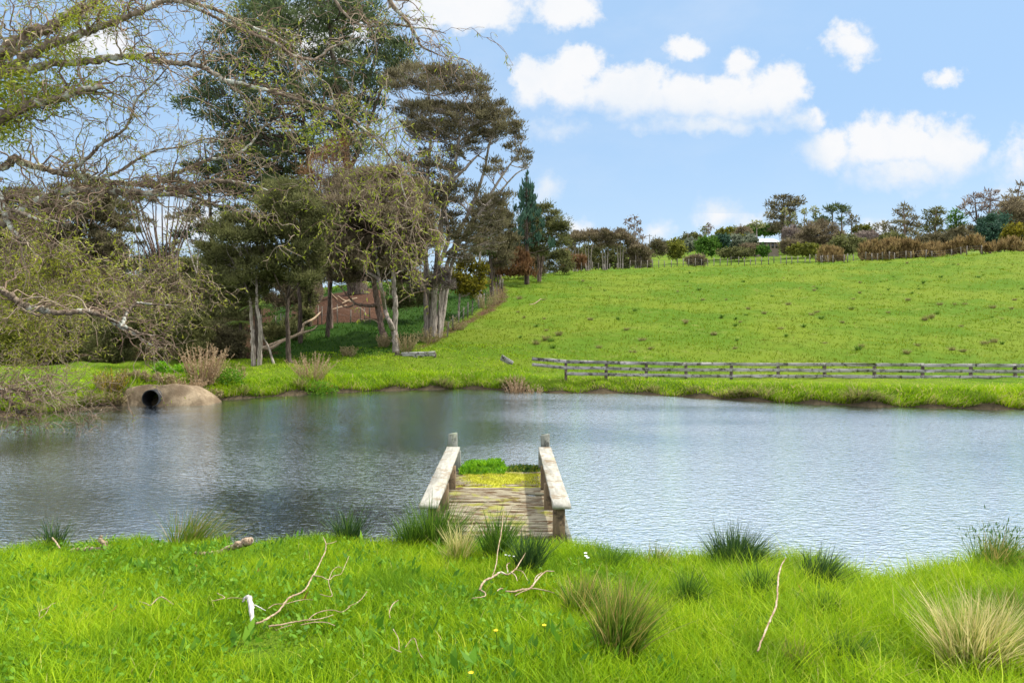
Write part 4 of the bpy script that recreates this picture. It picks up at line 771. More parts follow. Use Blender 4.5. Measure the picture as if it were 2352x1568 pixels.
# ------------------------------------------------------------------ old willow leaning in from the left
def cz(pts, k, ox=0.0, oy=0.0): return [(ox + a * k, oy + b * k, *r) for a, b, *r in pts]
z1, z2, z3 = .3662, (.3661, 574.2), (.3297, 516.8)
LIMBS = [  # (depth at start, depth at end, [(px, py, width px)...])
 (13.0, 13.4, cz([(-500,620,130),(-180,430,110),(0,330,88),(170,230,72),(300,170,66),(430,95,56),(560,30,46),(640,-15,40),(800,-120,28)], z1)),
 (13.0, 12.4, cz([(-180,480,80),(100,400,64),(300,280,52),(420,250,46),(560,195,40),(700,140,35),(850,90,32),(1000,20,28),(1100,-30,22)], z1)),
 (12.8, 14.0, cz([(-100,480,60),(180,440,52),(330,400,46),(450,395,44),(600,380,42),(780,355,38),(900,360,34),(1040,390,32),(1200,405,30),(1290,430,30),(1400,500,28),(1520,530,26),(1680,570,22),(1850,620,20),(2000,660,18),(2150,720,15),(2270,800,13),(2400,920,11),(2500,1080,9),(2530,1200,7),(2580,1320,4)], z1)),
 (12.6, 12.2, cz([(-350,900,90),(-100,810,80),(0,740,72),(90,690,66),(200,650,56),(330,630,46),(500,570,40),(640,545,34)], z1)),
 (13.2, 14.5, cz([(-300,1120,56),(-100,1080,50),(0,1060,44),(60,1020,44),(100,1000,48),(170,1030,42),(290,1060,38),(400,1090,36),(520,1100,34),(640,1130,34),(760,1150,32),(900,1160,32),(1020,1180,30),(1130,1200,28),(1230,1240,22),(1340,1285,16),(1480,1305,8)], z1)),
 (14.0, 14.6, cz([(960,1170,22),(1060,1100,24),(1180,1060,22),(1290,1010,20),(1430,980,18),(1520,950,16),(1590,880,12),(1650,800,9),(1720,760,6)], z1)),
 (14.2, 15.0, cz([(1200,1180,22),(1280,1150,24),(1340,1135,26),(1440,1140,24),(1530,1155,20),(1610,1170,14),(1680,1195,8)], z1)),
 (13.6, 13.0, cz([(460,1060,22),(560,980,20),(640,900,18),(760,830,16),(820,740,14),(860,620,12),(950,540,10),(1020,460,8),(1080,390,6)], z1)),
 (13.8, 14.6, cz([(640,1110,18),(740,1080,18),(860,1000,16),(1000,940,13),(1150,920,11),(1300,870,10),(1450,880,9),(1600,830,7),(1720,760,5)], z1)),
 (14.2, 13.8, cz([(-250,1500,70),(0,1400,56),(190,1280,48),(300,1235,46),(420,1195,46),(560,1200,46),(700,1200,42),(850,1210,38),(1050,1215,30),(1150,1232,18)], z1)),
 (12.0, 12.0, cz([(-120,1180,36),(-30,1200,34),(0,1240,32),(20,1320,30),(60,1410,30),(110,1490,32),(135,1535,26)], z1)),
 (12.0, 11.8, cz([(15,1305,22),(150,1340,22),(280,1395,18),(310,1380,10),(405,1402,5)], z1)),
 (12.6, 13.6, cz([(900,70,26),(1000,15,26),(1100,8,24),(1200,20,24),(1350,60,22),(1450,110,20),(1560,160,18),(1725,230,14),(1850,300,9)], z1)),
 (12.8, 14.0, cz([(1050,-20,24),(1200,40,22),(1330,100,20),(1450,160,20),(1600,220,20),(1725,270,19),(1800,330,18),(1890,366,17),(1960,375,16),(2010,355,15),(2080,300,14),(2190,260,10),(2260,228,5)], z1)),
 (13.0, 13.6, [(850,-60,13),(905,15,10),(925,37,8.5),(952,75,7),(968,106,5.5),(995,121,3.5),(1022,132,2)]),
 (13.4, 13.6, [(904,55,6),(940,62,4.5),(980,66,3.5),(1024,77,2)]),
 (12.8, 12.6, [(700,-40,9),(760,-10,8),(790,30,6),(830,60,4),(870,60,3)]),
 (14.5, 17.0, cz([(-250,400,40),(-100,420,38),(0,450,36),(80,500,40),(170,560,38),(300,590,36),(430,610,34),(600,600,34),(720,640,30),(850,710,26),(950,770,18),(1060,840,14),(1130,855,5)], z3[0], 0, z3[1])),
 (16.0, 16.6, cz([(850,710,22),(870,650,22),(895,595,20),(960,545,17),(1080,555,12),(1200,560,8),(1300,590,4)], z3[0], 0, z3[1])),
 (16.0, 16.8, cz([(730,640,20),(800,670,18),(900,720,18),(980,755,15),(1080,770,8)], z3[0], 0, z3[1])),
 (15.8, 16.0, cz([(140,550,20),(200,600,16),(260,630,14),(290,622,8)], z3[0], 0, z3[1])),
 (16.6, 17.4, cz([(-250,1120,32),(-100,1140,30),(0,1150,28),(100,1140,26),(170,1160,22),(210,1220,16),(270,1243,7)], z3[0], 0, z3[1])),
 (16.6, 17.4, cz([(-40,1150,26),(0,1175,24),(60,1220,22),(110,1280,20),(180,1320,14),(192,1362,7)], z3[0], 0, z3[1])),
 (12.6, 13.0, [(-60,200,26),(-10,120,16),(8,40,8),(20,-30,4)]), (13.0, 13.4, [(70,75,12),(72,40,9),(66,0,7),(60,-40,5)]), (12.9, 13.2, [(200,75,16),(205,30,16),(215,-20,14)]),
]
WY = 13.4; wb = Gp(-330, WY); wil = thing('willow_tree', 'old twisted willow with lichened grey limbs leaning in from the left over the pond', 'tree', wb)
tb = MB(); secP, secD, secR = [], [], []; lich = MB()
# the butt of the tree, outside the frame
tr_ = spline([[*(wb - [0, 0, .3]), .62], [*Wp(-320, 620, WY), .50], [*Wp(-300, 420, 13.1), .42], [*Wp(-260, 250, 13.0), .30], [*Wp(-200, 60, 13), .2]], 30)
tubes(tb, tr_[:, :3], tr_[:, 3], 14, .5)
for (ya, yb, pts) in LIMBS:
    n = len(pts)
    join = Wp(-305, pts[0][1] * .8 + 60, 13.2) if -220 < pts[0][0] < -8 and pts[0][2] > 22 else None      # rooted in the trunk outside the frame
    P = np.array([[*Wp(a, b, ya + (yb - ya) * i / (n - 1)), w * (ya + (yb - ya) * i / (n - 1)) / F * (.5 * z1 if pts is not None and w > 0 else .5)] for i, (a, b, w) in enumerate(pts)])
    if max(p[2] for p in pts) < 20 and pts[0][0] > 600: P[:, 3] /= z1
    if join is not None: P = np.vstack([[*join, P[0, 3] * 1.25], P]); n += 1
    S = spline(P, 9 * n); S[:, 3] = np.maximum(S[:, 3], .009); S[1:-1, :3] += rng.normal(size=(len(S) - 2, 3)) * S[1:-1, 3:4] * .22; S[:, 3] *= 1 + .07 * rng.normal(size=len(S))
    tubes(tb, S[:, :3], S[:, 3], 10, .5, cap=True)
    T = nrm(np.gradient(S[:, :3], axis=0)); L = np.linalg.norm(np.diff(S[:, :3], axis=0), axis=1).sum(); m = int(L / .20)
    lo = 0 if S[0, 0] > -9 else len(S) // 4; k = rng.integers(lo, len(S), m)
    secP.append(S[k, :3]); secD.append(T[k]); secR.append(np.minimum(S[k, 3] * .5, .030))
tb.build('trunk', M_WILB, wil, loc=wb)
def curl(P0, D, L, n, amp, droop):
    """corkscrew shoots: start points, directions, lengths"""
    M = len(P0); D = nrm(D); tt = np.linspace(0, 1, n)[None, :, None]; A = nrm(np.cross(D, rng.normal(size=(M, 3)))); B = np.cross(D, A)
    w = rng.uniform(1.2, 2.6, (M, 1, 1)) * 2 * np.pi * np.maximum(L[:, None, None], .25) / .9; ph = rng.random((M, 1, 1)) * 6.28
    a = amp * np.minimum(1, tt * 4) * rng.uniform(.5, 1.4, (M, 1, 1))
    P = P0[:, None] + D[:, None] * tt * L[:, None, None] + a * (A[:, None] * (np.sin(w * tt + ph) - np.sin(ph)) + B[:, None] * (np.cos(w * tt * .8 + ph) - np.cos(ph)))
    P[..., 2] += (droop[:, None] * tt[..., 0] ** 2) * L[:, None]; return P
P0 = np.concatenate(secP); D0 = np.concatenate(secD); R0 = np.concatenate(secR); M = len(P0)
d = D0 * rng.uniform(.1, .9, (M, 1)) + rng.normal(size=(M, 3)) * [.5, .6, .45]; d[:, 2] += .35; d[:, 0] += .15
L = rng.uniform(.35, 1.5, M); S1 = curl(P0, d, L, 14, .055, rng.uniform(-.7, .3, M))
tw = MB(); tubes(tw, S1, np.maximum(R0[:, None] * np.linspace(1, .25, 14)[None], .006) * .72, 4)
# finer shoots off the secondaries
per = 5; M2 = M * per; q = np.repeat(np.arange(M), per); k = rng.integers(3, 14, M2); T1 = nrm(np.gradient(S1, axis=1))
P1 = S1[q, k]; d1 = T1[q, k] * .7 + rng.normal(size=(M2, 3)) * .55; d1[:, 2] += rng.choice([-.35, .35], M2)
L1 = rng.uniform(.18, .72, M2); S2 = curl(P1, d1, L1, 9, .040, rng.uniform(-.6, .3, M2)); tubes(tw, S2, np.tile(np.linspace(.0065, .0032, 9), (M2, 1)) * rng.uniform(.8, 1.3, (M2, 1)), 3)
per3 = 1; M3 = M2 * per3; q3 = np.repeat(np.arange(M2), per3); k3 = rng.integers(3, 9, M3); P2 = S2[q3, k3]; d2 = rng.normal(size=(M3, 3)); d2[:, 2] += .1
S3 = curl(P2, d2, rng.uniform(.08, .3, M3), 6, .022, rng.uniform(-.5, .2, M3)); tubes(tw, S3, np.tile(np.linspace(.0042, .0025, 6), (M3, 1)), 3)
# hanging curtain of curling shoots at the right-hand end of the crown
H = 105; hp = np.stack([np.clip(rng.normal(880, 90, H), 640, 1010), rng.uniform(180, 560, H)], -1); keep = hp[:, 1] > 170 + .9 * np.abs(hp[:, 0] - 800) - 60; hp = hp[keep]; H = len(hp)
Pc = np.array([Wp(a, b, 13.9 + rng.normal() * .7) for a, b in hp]); dc = rng.normal(size=(H, 3)) * .5; dc[:, 2] -= .55; Lc = rng.uniform(.5, 1.5, H); Sc = curl(Pc, dc, Lc, 16, .06, np.full(H, -.2))
tubes(tw, Sc, np.tile(np.linspace(.010, .004, 16), (H, 1)), 3)
qc = np.repeat(np.arange(H), 6); kc = rng.integers(2, 16, len(qc)); S4 = curl(Sc[qc, kc], rng.normal(size=(len(qc), 3)) + [0, 0, -.2], rng.uniform(.12, .5, len(qc)), 8, .035, rng.uniform(-.5, .2, len(qc))); tubes(tw, S4, np.tile(np.linspace(.0055, .003, 8), (len(qc), 1)), 3)
tw.build('twigs', M_TWIG, wil, loc=wb)
lf = MB()
def spray(S, frac, per, sz):
    M = len(S); sel = rng.choice(M, int(M * frac), False); q = np.repeat(sel, per); k = rng.integers(1, S.shape[1], len(q)); p = S[q, k]; d = nrm(np.gradient(S, axis=1))[q, k] * .6 + rng.normal(size=(len(q), 3)) * .6; d[:, 2] -= .2
    leaves(lf, p, d, sz * rng.uniform(.6, 1.4, len(q)), sz * .24, rng.random(len(q)))
zone = P1[:, 0] / P1[:, 1] * F + CX; pz = HY - (P1[:, 2] - EYE) / P1[:, 1] * F
dens = np.where((zone < 300) & (pz < 330), .75, .33); dens = np.where((pz > 80) & (zone > 330) & (zone < 620) & (pz < 200), .15, dens); sel = rng.random(M2) < dens
spray(S2[sel], 1, 5, .09); spray(S3, .6, 3, .075); spray(Sc, 1, 9, .10); spray(S4, .8, 4, .10)
# yellow-green epicormic sprays along the left-hand limbs
for (px, py, r, n) in ((30,180,34,420),(110,215,30,380),(150,120,30,260),(20,300,26,260),(200,205,26,200),(60,240,36,320),(250,30,18,90),(170,50,20,120),(310,130,16,60),(20,230,30,280),(600,170,30,60),(720,300,40,90)):
    p = np.array([Wp(px + rng.normal() * r, py + rng.normal() * r * .7, 12.7 + rng.normal() * .35) for _ in range(n * 2)]); n *= 2; dd = rng.normal(size=(n, 3)); dd[:, 2] -= .1; leaves(lf, p, dd, rng.uniform(.06, .14, n), .028, rng.random(n))
lf.build('crown', M_WILL, wil, loc=wb)
# pale beard lichen tufts on the limbs
lb = MB()
for (px, py, Y) in ((50,372,13.3),(85,385,13.4),(180,396,13.6),(190,405,13.6),(240,415,13.8),(285,420,13.9),(300,425,13.9),(375,440,14.3),(610,78,13.5),(650,115,13.7),(560,50,13.1),(700,140,13.8),(770,108,13.9),(800,98,13.9),(530,35,13),(470,12,12.8),(880,40,13.2)):
    n = 60; p = np.repeat(Wp(px, py, Y)[None], n, 0) + rng.normal(size=(n, 3)) * [.08, .05, .03]; dd = rng.normal(size=(n, 3)) * .7; dd[:, 2] -= .5; blades(lb, p, dd, rng.uniform(.04, .13, n), .008, np.tile([0, 0, -.4], (n, 1)), rng.random(n), 2)
lb.build('lichen', leaf_mat('beard_lichen', [(0, (.28, .31, .18)), (1, (.48, .50, .34))], .2, .9), wil, loc=wb)
# bare twigs dipping into the pond at the left
def dead_twigs(name, label, cat, starts, mat, n, L, Y, amp=.05, rr0=.010, group=None, leafy=0, dirv=(.5, 0, -.3), rnd=.55):
    P = np.array([Wp(px + rng.normal() * sx, py + rng.normal() * sy, Y + rng.normal() * .4) for (px, py, sx, sy) in starts for _ in range(n)]); M = len(P)
    D = rng.normal(size=(M, 3)) * rnd + np.array(dirv); S = curl(P, D, rng.uniform(.5, 1.2, M) * L, 12, amp, rng.uniform(-.5, .4, M)); b = MB(); tubes(b, S, np.tile(np.linspace(rr0, rr0 * .35, 12), (M, 1)), 3)
    q = np.repeat(np.arange(M), 4); k = rng.integers(2, 12, len(q)); S5 = curl(S[q, k], nrm(np.gradient(S, axis=1))[q, k] * .6 + rng.normal(size=(len(q), 3)) * .6, rng.uniform(.2, .5, len(q)) * L, 8, amp * .7, rng.uniform(-.4, .4, len(q))); tubes(b, S5, np.tile(np.linspace(rr0 * .5, rr0 * .25, 8), (len(q), 1)), 3)
    return b, S, S5
b, S, S5 = dead_twigs('', '', '', [(40,885,30,10),(110,890,30,12),(170,900,30,12),(90,870,40,10)], None, 14, 1.0, 17.0, dirv=(.7, 0, -.05)); q_ = [b]
b2, Sx, Sy = dead_twigs('', '', '', [(120,945,20,8),(150,960,22,12),(185,975,18,12),(230,955,22,8)], None, 7, .6, 17.3, dirv=(.35, 0, -.4)); 
b.build('twigs', M_TWIG, wil, loc=wb); b2.build('twigs', M_TWIG, wil, loc=wb)
# willow scrub crowding the left bank behind the old tree
def willow_scrub(label, Y, pts, n, L, leafn, group=None):
    base = Gp(pts[0][0], Y); o = thing('willow_shrub', label, 'shrub', base); b, S, S5 = dead_twigs('', '', '', pts, None, n, L, Y, .07, .012, dirv=(.25, 0, .25), rnd=.7); b.build('twigs', M_TWIG, o, loc=base)
    global lf; lf = MB(); spray(S, 1, leafn * 2, .13); spray(S5, 1, leafn + 1, .13); lf.build('crown', M_WILLB, o, loc=base); return o
willow_scrub('yellow-green willow scrub filling the left edge below the broken limb', 18.5, [(20,600,30,24),(60,640,40,24),(110,620,40,26),(160,650,40,26),(30,680,40,20),(120,690,40,20),(210,620,36,24),(60,560,30,16),(-20,620,30,30)], 17, 1.0, 5)
willow_scrub('twiggy brown-green willow scrub at the left edge above the bank grass', 19.8, [(20,760,40,20),(80,740,40,24),(140,770,40,20),(60,800,50,16),(180,730,30,20),(-10,720,40,24),(10,830,40,10),(120,820,40,10)], 14, .9, 3)
willow_scrub('curling tan willow twigs in front of the dark bush left of centre', 24, [(330,640,30,24),(380,660,30,20),(420,690,30,20),(300,690,30,20),(440,650,24,20),(370,610,30,18)], 14, 1.1, 2)
# ------------------------------------------------------------------ culvert, timber scraps, sticks, wire fences
CY = 23.0
cul = thing('culvert', 'black pipe culvert in a sandy concrete apron on the far bank', 'culvert', Gp(350, CY - .25))
def conc(tt, co):
    n = tt.noise(co, 1.6, 6, .65); n2 = tt.noise(co, 6.0, 5, .6); c = tt.mix(tt.step(n.outputs[0], .35, .65), (.15, .11, .07), (.33, .26, .17)); return tt.mix(tt.m('MULTIPLY', tt.step(n2.outputs[0], .5, .7), .6), c, (.16, .12, .08)), tt.m('ADD', n.outputs[0], n2.outputs[0])
M_CONC = surf('sandy_concrete', conc, .95, .1, (.6, .05))
outl = [(250,938),(258,918),(270,902),(284,892),(300,887),(345,885),(390,884),(418,886),(436,898),(455,912),(471,927)]
o3 = np.array([Wp(a, b, CY - .15) for a, b in outl]); n = len(o3); lay = []
pc = Wp(350, 914, CY - .15); rp = .285
V = []; ringn = 48
th = np.linspace(0, 2 * math.pi, ringn, endpoint=False)
poly = np.vstack([o3, [[o3[-1][0], o3[-1][1], -.4], [o3[0][0], o3[0][1], -.4]]])
def ray_poly(c, a):
    best = 9; d = np.array([math.cos(a), math.sin(a)])
    for i in range(len(poly)):
        p, q = poly[i][[0, 2]] - c, poly[(i + 1) % len(poly)][[0, 2]] - c; e = q - p; den = d[0] * e[1] - d[1] * e[0]
        if abs(den) < 1e-9: continue
        tq = (p[0] * e[1] - p[1] * e[0]) / den; s = (p[0] * d[1] - p[1] * d[0]) / den
        if tq > 0 and -1e-6 <= s <= 1 + 1e-6: best = min(best, tq)
    return best
rad = np.array([ray_poly(pc[[0, 2]], a) for a in th]); mb = MB(); rows = 9
for i in range(rows):
    f = i / (rows - 1); rr_ = rp + (np.maximum(rad, rp + .02) - rp) * f
    for j, a in enumerate(th):
        x_ = pc[0] + math.cos(a) * rr_[j]; z_ = pc[2] + math.sin(a) * rr_[j]
        V.append((x_, CY - .20 + .42 * max(z_, -.25) + .22 * f ** 2 * abs(math.cos(a)) ** 3 + .035 * math.sin(x_ * 4.1 + z_ * 3) * f + random.gauss(0, .010) * f, z_ + .02 * f * math.sin(x_ * 7)))
for j, a in enumerate(th): V.append((pc[0] + math.cos(a) * (rad[j] + .02), CY + 1.1, pc[2] + math.sin(a) * rad[j] * .85 - .05))
Q = [(i * ringn + j, i * ringn + (j + 1) % ringn, (i + 1) * ringn + (j + 1) % ringn, (i + 1) * ringn + j) for i in range(rows) for j in range(ringn)]
mb.add(V, Q); mb.build('headwall', M_CONC, cul, loc=cul.location)
mb = MB(); V = []; prof = []
for i in range(40): prof.append((rp - .018 + .010 * (i % 2), -.12 + i * .06))
outer = [(rp + .006, 2.2), (rp + .006, -.125), (rp - .018, -.125)]
pf = outer + prof
for (r, yy) in pf:
    for a in np.linspace(0, 2 * math.pi, 36, endpoint=False): V.append((pc[0] + r * math.cos(a), pc[1] + yy, pc[2] + r * math.sin(a)))
Q = [(i * 36 + j, i * 36 + (j + 1) % 36, (i + 1) * 36 + (j + 1) % 36, (i + 1) * 36 + j) for i in range(len(pf) - 1) for j in range(36)]
e = (len(pf) - 1) * 36; V.append((pc[0], pc[1] + 2.3, pc[2])); T3 = [(e + j, e + (j + 1) % 36, len(V) - 1) for j in range(36)]
mb.add(V, Q, T3); mb.build('pipe', surf('black_plastic', lambda tt, co: ((.012, .012, .013), None), .45, .4), cul, loc=cul.location)
# broken timber rails at the gully mouth, fallen boards by the fence
B0 = Gp(955, 33.5); bt = thing('broken_timber_frame', 'low broken timber frame of posts and rails at the foot of the pale forked tree', 'timber frame', B0); Yb = 33.2
for (px, top, w) in ((912, 806, .20), (921, 812, .17), (946, 813, .09), (968, 811, .11), (999, 811, .11)):
    p = Wp(px, top, Yb); mb = MB(); beam(mb, (p[0], Yb + .05, float(zg(p[0], Yb)) - .2), p + [0, .05, 0], w, w * .9, up=(0, 1, 0), seg=4, jit=.006); mb.build('post', M_FPOST, bt, loc=B0)
for (a, b, c, d_, w) in ((922, 812, 1000, 809, .12), (924, 816, 970, 814, .10), (925, 826, 968, 827, .10), (944, 813, 960, 823, .10), (968, 816, 999, 815, .10)):
    mb = MB(); beam(mb, Wp(a, b, Yb - .06 - random.random() * .03), Wp(c, d_, Yb - .06), .04, w, seg=6, jit=.005); mb.build('rail', M_FENCE, bt, loc=B0)
mb = MB(); p = Gp(1170, 30.3)
beam(mb, Wp(1152, 818, 30.3), Wp(1178, 834, 30.0), .05, .16, seg=5, jit=.004); beam(mb, Wp(1150, 824, 30.4), Wp(1172, 834, 30.1), .05, .12, seg=5, jit=.004); tag(mb.build('fallen_boards', M_FENCE, loc=p), 'two grey boards lying tilted in the grass left of the rail fence end', 'boards')
M_STICK = bark('bare_stick', (.22, .15, .09), (.46, .36, .25), (.55, .50, .42), (.6, .7), (8, 8, 8), (.4, .006))
M_LOG = bark('weathered_log', (.17, .115, .07), (.40, .31, .22), (.50, .45, .38), (.56, .66), (9, 9, 9), (.7, .012))
M_PEEL = bark('white_peeled_wood', (.30, .27, .24), (.55, .53, .50), None, bump=(.6, .01))
def gpt(px, py, lift=.06):
    p = on_ground(px, py + 0, near=False); return p + [0, 0, lift]
def stick(name, label, cat, lines, mat, group=None, lift=.11, k=6):
    wf = {'log': .66, 'wood': .62}.get(cat, .62)
    base = gpt(*lines[0][0][:2], 0); mb = MB(); flat = gpt(lines[0][0][0], lines[0][0][1] - 2, 0)[1] if cat == 'log' else None
    for ln in lines:
        P = np.array([[*gpt(a, b, lift + (rest[1] if len(rest) > 1 else 0)), rest[0]] for a, b, *rest in ln]); P[:, :3] = P[:, :3] if flat is None else [Wp(q[0], q[1] - 9, flat) for q in ln]; P[:, 3] *= P[:, 1] / F * .5 * wf; S = spline(P, 7 * len(P)); S[:, 3] = np.maximum(S[:, 3], .002)
        S[1:-1, :3] += rng.normal(size=(len(S) - 2, 3)) * S[1:-1, 3:4] * .22; S[:, 3] *= 1 + .08 * rng.normal(size=len(S)); tubes(mb, S[:, :3], S[:, 3], k, None, True)
    return tag(mb.build(name, mat, loc=base), label, cat, group)
def zz(pts, sx=1400 / 2352 / 1.7415, ox=0.0, oy=1900 / 1.7415): return [(ox + a * sx, oy + b * sx, w, *r) for a, b, w, *r in pts]
R2 = 1400 / 1.7415
stick('fallen_branch', 'long bare branch with curling twigs lying in the grass at left of centre', 'fallen branch', [
  zz([(1720,1138,8),(1800,1095,8),(1870,1040,7.5),(1910,985,7),(1945,945,7),(2010,915,6.5),(2060,870,6),(2095,820,6,.03),(2130,780,5,.05),(2160,720,4.5,.07),(2185,680,4,.09),(2190,630,3.5,.10),(2172,590,2.5,.12)]), zz([(2190,632,3,.10),(2230,622,2.5,.1),(2262,606,1.5,.1)]),
  zz([(2105,818,4,.04),(2160,840,3.5,.05),(2210,860,3,.05),(2245,845,3,.06),(2290,828,2.5,.06),(2320,780,2,.08),(2345,730,1.5,.1)]), zz([(2210,860,2.5,.05),(2235,800,2.5,.06),(2270,785,2,.07),(2295,795,1.5,.07)]), zz([(2205,860,2.5,.05),(2215,910,2.5,.04),(2232,955,2,.03),(2215,968,2,.03),(2150,950,1.5,.03)]),
  zz([(1800,1020,2.5),(1850,992,3),(1920,985,3),(1985,965,3),(2050,955,2.5),(2100,960,1.5)])], M_STICK)
stick('fallen_branch', 'second bare branch lying just below the long curling one at left of centre', 'fallen branch', [zz([(1805,1158,6),(1880,1140,6),(1960,1122,5.5),(2050,1108,5),(2120,1100,4),(2180,1090,3),(2240,1070,2)]), zz([(2075,1100,4),(2120,1060,3.5),(2180,1035,3.5),(2240,1035,3),(2300,1048,2.5),(2352,1010,2)]), zz([(2020,1142,3),(2080,1130,3.5),(2140,1118,3.5),(2200,1128,3),(2250,1145,2)]), zz([(1855,1182,1.5),(1900,1160,2.5),(1960,1140,2.5)])], M_STICK)
stick('peeled_wood', 'crooked white peeled piece of wood at the end of the long fallen branch', 'wood', [zz([(1630,1040,6,.05),(1660,1025,15,.07),(1685,1050,17,.06),(1690,1090,17,.03),(1692,1140,14,.0)]), zz([(1690,1060,6,.05),(1730,1062,4,.04),(1785,1076,2.5,.03)])], M_PEEL)
stick('log', 'short forked grey log lying near the shore at the far left', 'log', [zz([(478,530,11),(520,525,13),(580,520,13),(640,520,12),(690,515,12),(720,525,14),(735,535,10)]), zz([(715,525,16),(712,495,16,.05),(690,475,14,.10),(672,460,13,.14),(680,430,9,.2)])], M_LOG, k=9)
stick('log', 'thicker broken log with a splintered orange end near the shore, left of centre', 'log', [zz([(1305,548,9),(1350,550,13),(1420,548,15),(1480,545,14),(1530,525,18,.03),(1590,500,24,.06),(1640,480,26,.09),(1688,462,24,.12)]), zz([(1590,500,9,.08),(1582,475,6,.14)])], M_LOG, k=9)
stick('stick', 'tiny pale stick left of the forked grey log', 'stick', [zz([(350,525,5,.04),(375,545,6,.03),(402,570,6)])], M_STICK)
stick('fallen_branch', 'tangle of pale dead branches in the grass in front of the jetty', 'fallen branch', [zz([(870,880,8),(905,850,8,.03),(960,830,7.5,.04),(1010,805,7,.05),(1060,820,6,.05),(1110,790,5,.06),(1150,740,4,.08),(1180,705,2,.1)], ox=R2), zz([(955,830,4,.04),(980,780,4,.08),(995,720,4,.14),(1020,630,3.5,.22),(1030,545,2.5,.3)], ox=R2),
  zz([(1060,810,4,.06),(1055,770,4,.07),(1075,760,3,.08)], ox=R2), zz([(1080,810,4,.06),(1110,830,4,.05),(1125,855,2.5,.04)], ox=R2), zz([(1110,790,3,.06),(1160,800,3,.05),(1195,850,2,.04)], ox=R2), zz([(880,885,6),(910,905,5),(900,930,4),(820,945,3)], ox=R2)], M_STICK)
stick('fallen_branch', 'forked pale branch lying right of the tangle in front of the jetty', 'fallen branch', [zz([(1045,895,6),(1100,890,7),(1160,880,7),(1210,870,7),(1240,850,6.5,.02),(1280,815,6,.04),(1320,795,5,.05),(1372,792,3,.05)], ox=R2), zz([(1215,868,4),(1260,875,4),(1310,885,4),(1372,898,2)], ox=R2), zz([(1110,925,3),(1150,895,3.5),(1190,878,3.5)], ox=R2), zz([(1240,850,4,.02),(1250,825,4,.04),(1290,805,3,.05)], ox=R2), zz([(990,890,4),(1010,875,5),(1028,876,4)], ox=R2)], M_STICK)
R3 = 2700 / 1.7415; s3 = 1396 / 2352 / 1.7415
stick('stick', 'crooked pale stick standing up in the long grass at the bottom right', 'stick', [zz([(555,1395,7,.05),(590,1340,7,.08),(630,1285,7,.12),(675,1235,7,.17),(690,1170,6.5,.22),(695,1110,6,.27),(715,1065,5,.31),(745,1028,3,.34)], s3, R3)], M_STICK)
stick('stick', 'short bent twig in the grass at the bottom left edge', 'stick', [zz([(262,1075,2),(275,1030,3),(320,1010,3.5),(345,985,3),(375,970,1.5)]), zz([(265,1090,1.5),(300,1060,2.5),(325,1020,2.5)])], M_STICK)
stick('stick', 'arched twig in the grass left of the white peeled wood', 'stick', [zz([(935,962,2),(985,985,3.5),(1010,998,3.5),(1050,980,4,.02),(1090,972,4,.03),(1165,992,2)])], M_STICK)
stick('stick', 'small pale twigs lying above the white peeled wood', 'stick', [zz([(1425,972,2),(1470,960,3),(1510,942,3),(1460,915,2)]), zz([(1525,955,1.5),(1580,945,2),(1645,955,1.5)])], M_STICK)
stick('stick', 'little forked twig in the grass at the bottom left of centre', 'stick', [zz([(270,1090,2),(265,1045,3.5),(290,1005,4,.02),(325,995,2,.03)], ox=R2)], M_STICK)
stick('stick', 'thin twig standing in the grass right of the long fallen branch', 'stick', [zz([(-15,1005,2),(60,965,3),(115,895,2)], ox=R2)], M_STICK)
stick('stick', 'low arching twigs near the bottom edge left of centre', 'stick', [zz([(370,1300,2.5),(410,1280,3,.02),(435,1285,3,.03),(460,1330,3),(485,1380,2)], ox=R2), zz([(275,1300,2),(320,1330,3),(345,1340,3)], ox=R2), zz([(290,1240,2,.05),(325,1280,2.5,.03),(330,1330,2.5)], ox=R2)], M_STICK)
stick('stick', 'thin pale stick fallen against the brown-tipped rush clump', 'stick', [zz([(1800,1120,4,.10),(1860,1155,5,.08),(1920,1195,4,.05),(1970,1235,4,.03),(1985,1300,2)], ox=R2)], M_STICK)
for (px, py, c) in ((1139, 1518, 0), (1124, 1380, 0), (905, 1366, 1), (1110, 1400, 1), (1312 * 1, 1378, 1), (653, 1336, 0), (683, 1347, 1)): pass
# small flowers in the near grass
fl_w = surf('white_petal', lambda tt, co: ((.75, .76, .74), None), .6); fl_y = surf('yellow_petal', lambda tt, co: ((.75, .50, .02), None), .6)
def flower(px, py, mat, label, group, sz=.012):
    p = gpt(px, py, 0); o = thing('flower', label, 'flower', p, group); mb = MB(); tubes(mb, np.array([p, p + [.005, 0, .08], p + [0, 0, .15]]), np.array([.002, .002, .002]), 4, .5); mb.build('stem', M_RUSH, o, loc=p)
    hb = MB(); k = 8; a = np.arange(k) / k * 6.283; d = np.stack([np.cos(a), np.sin(a) * .8 - .2, np.full(k, .25)], -1); leaves(hb, np.repeat((p + [0, 0, .15])[None], k, 0), d, sz, sz * .6, rng.random(k), 0, np.tile([0, -.5, 1.0], (k, 1))); hb.build('petals', mat, o, loc=p)
for (px, py) in ((1345, 1297), (1346, 1303), (1350, 1309)): flower(px - 0, py + 15, fl_w, 'tiny white daisies in a row in the grass in front of the jetty', 'daisies in front of the jetty', .016)
for (px, py) in ((1162, 1328), (1170, 1330), (1180, 1331)): flower(px, py - 10, fl_w, 'small white flowers on the shore left of the jetty', 'white flowers on the shore', .013)
for (px, py) in ((1139, 1518), (1082, 1626), (1250, 1504)): flower(px, py, fl_y, 'yellow buttercup flower in the near left grass', 'buttercups in the near grass', .013)
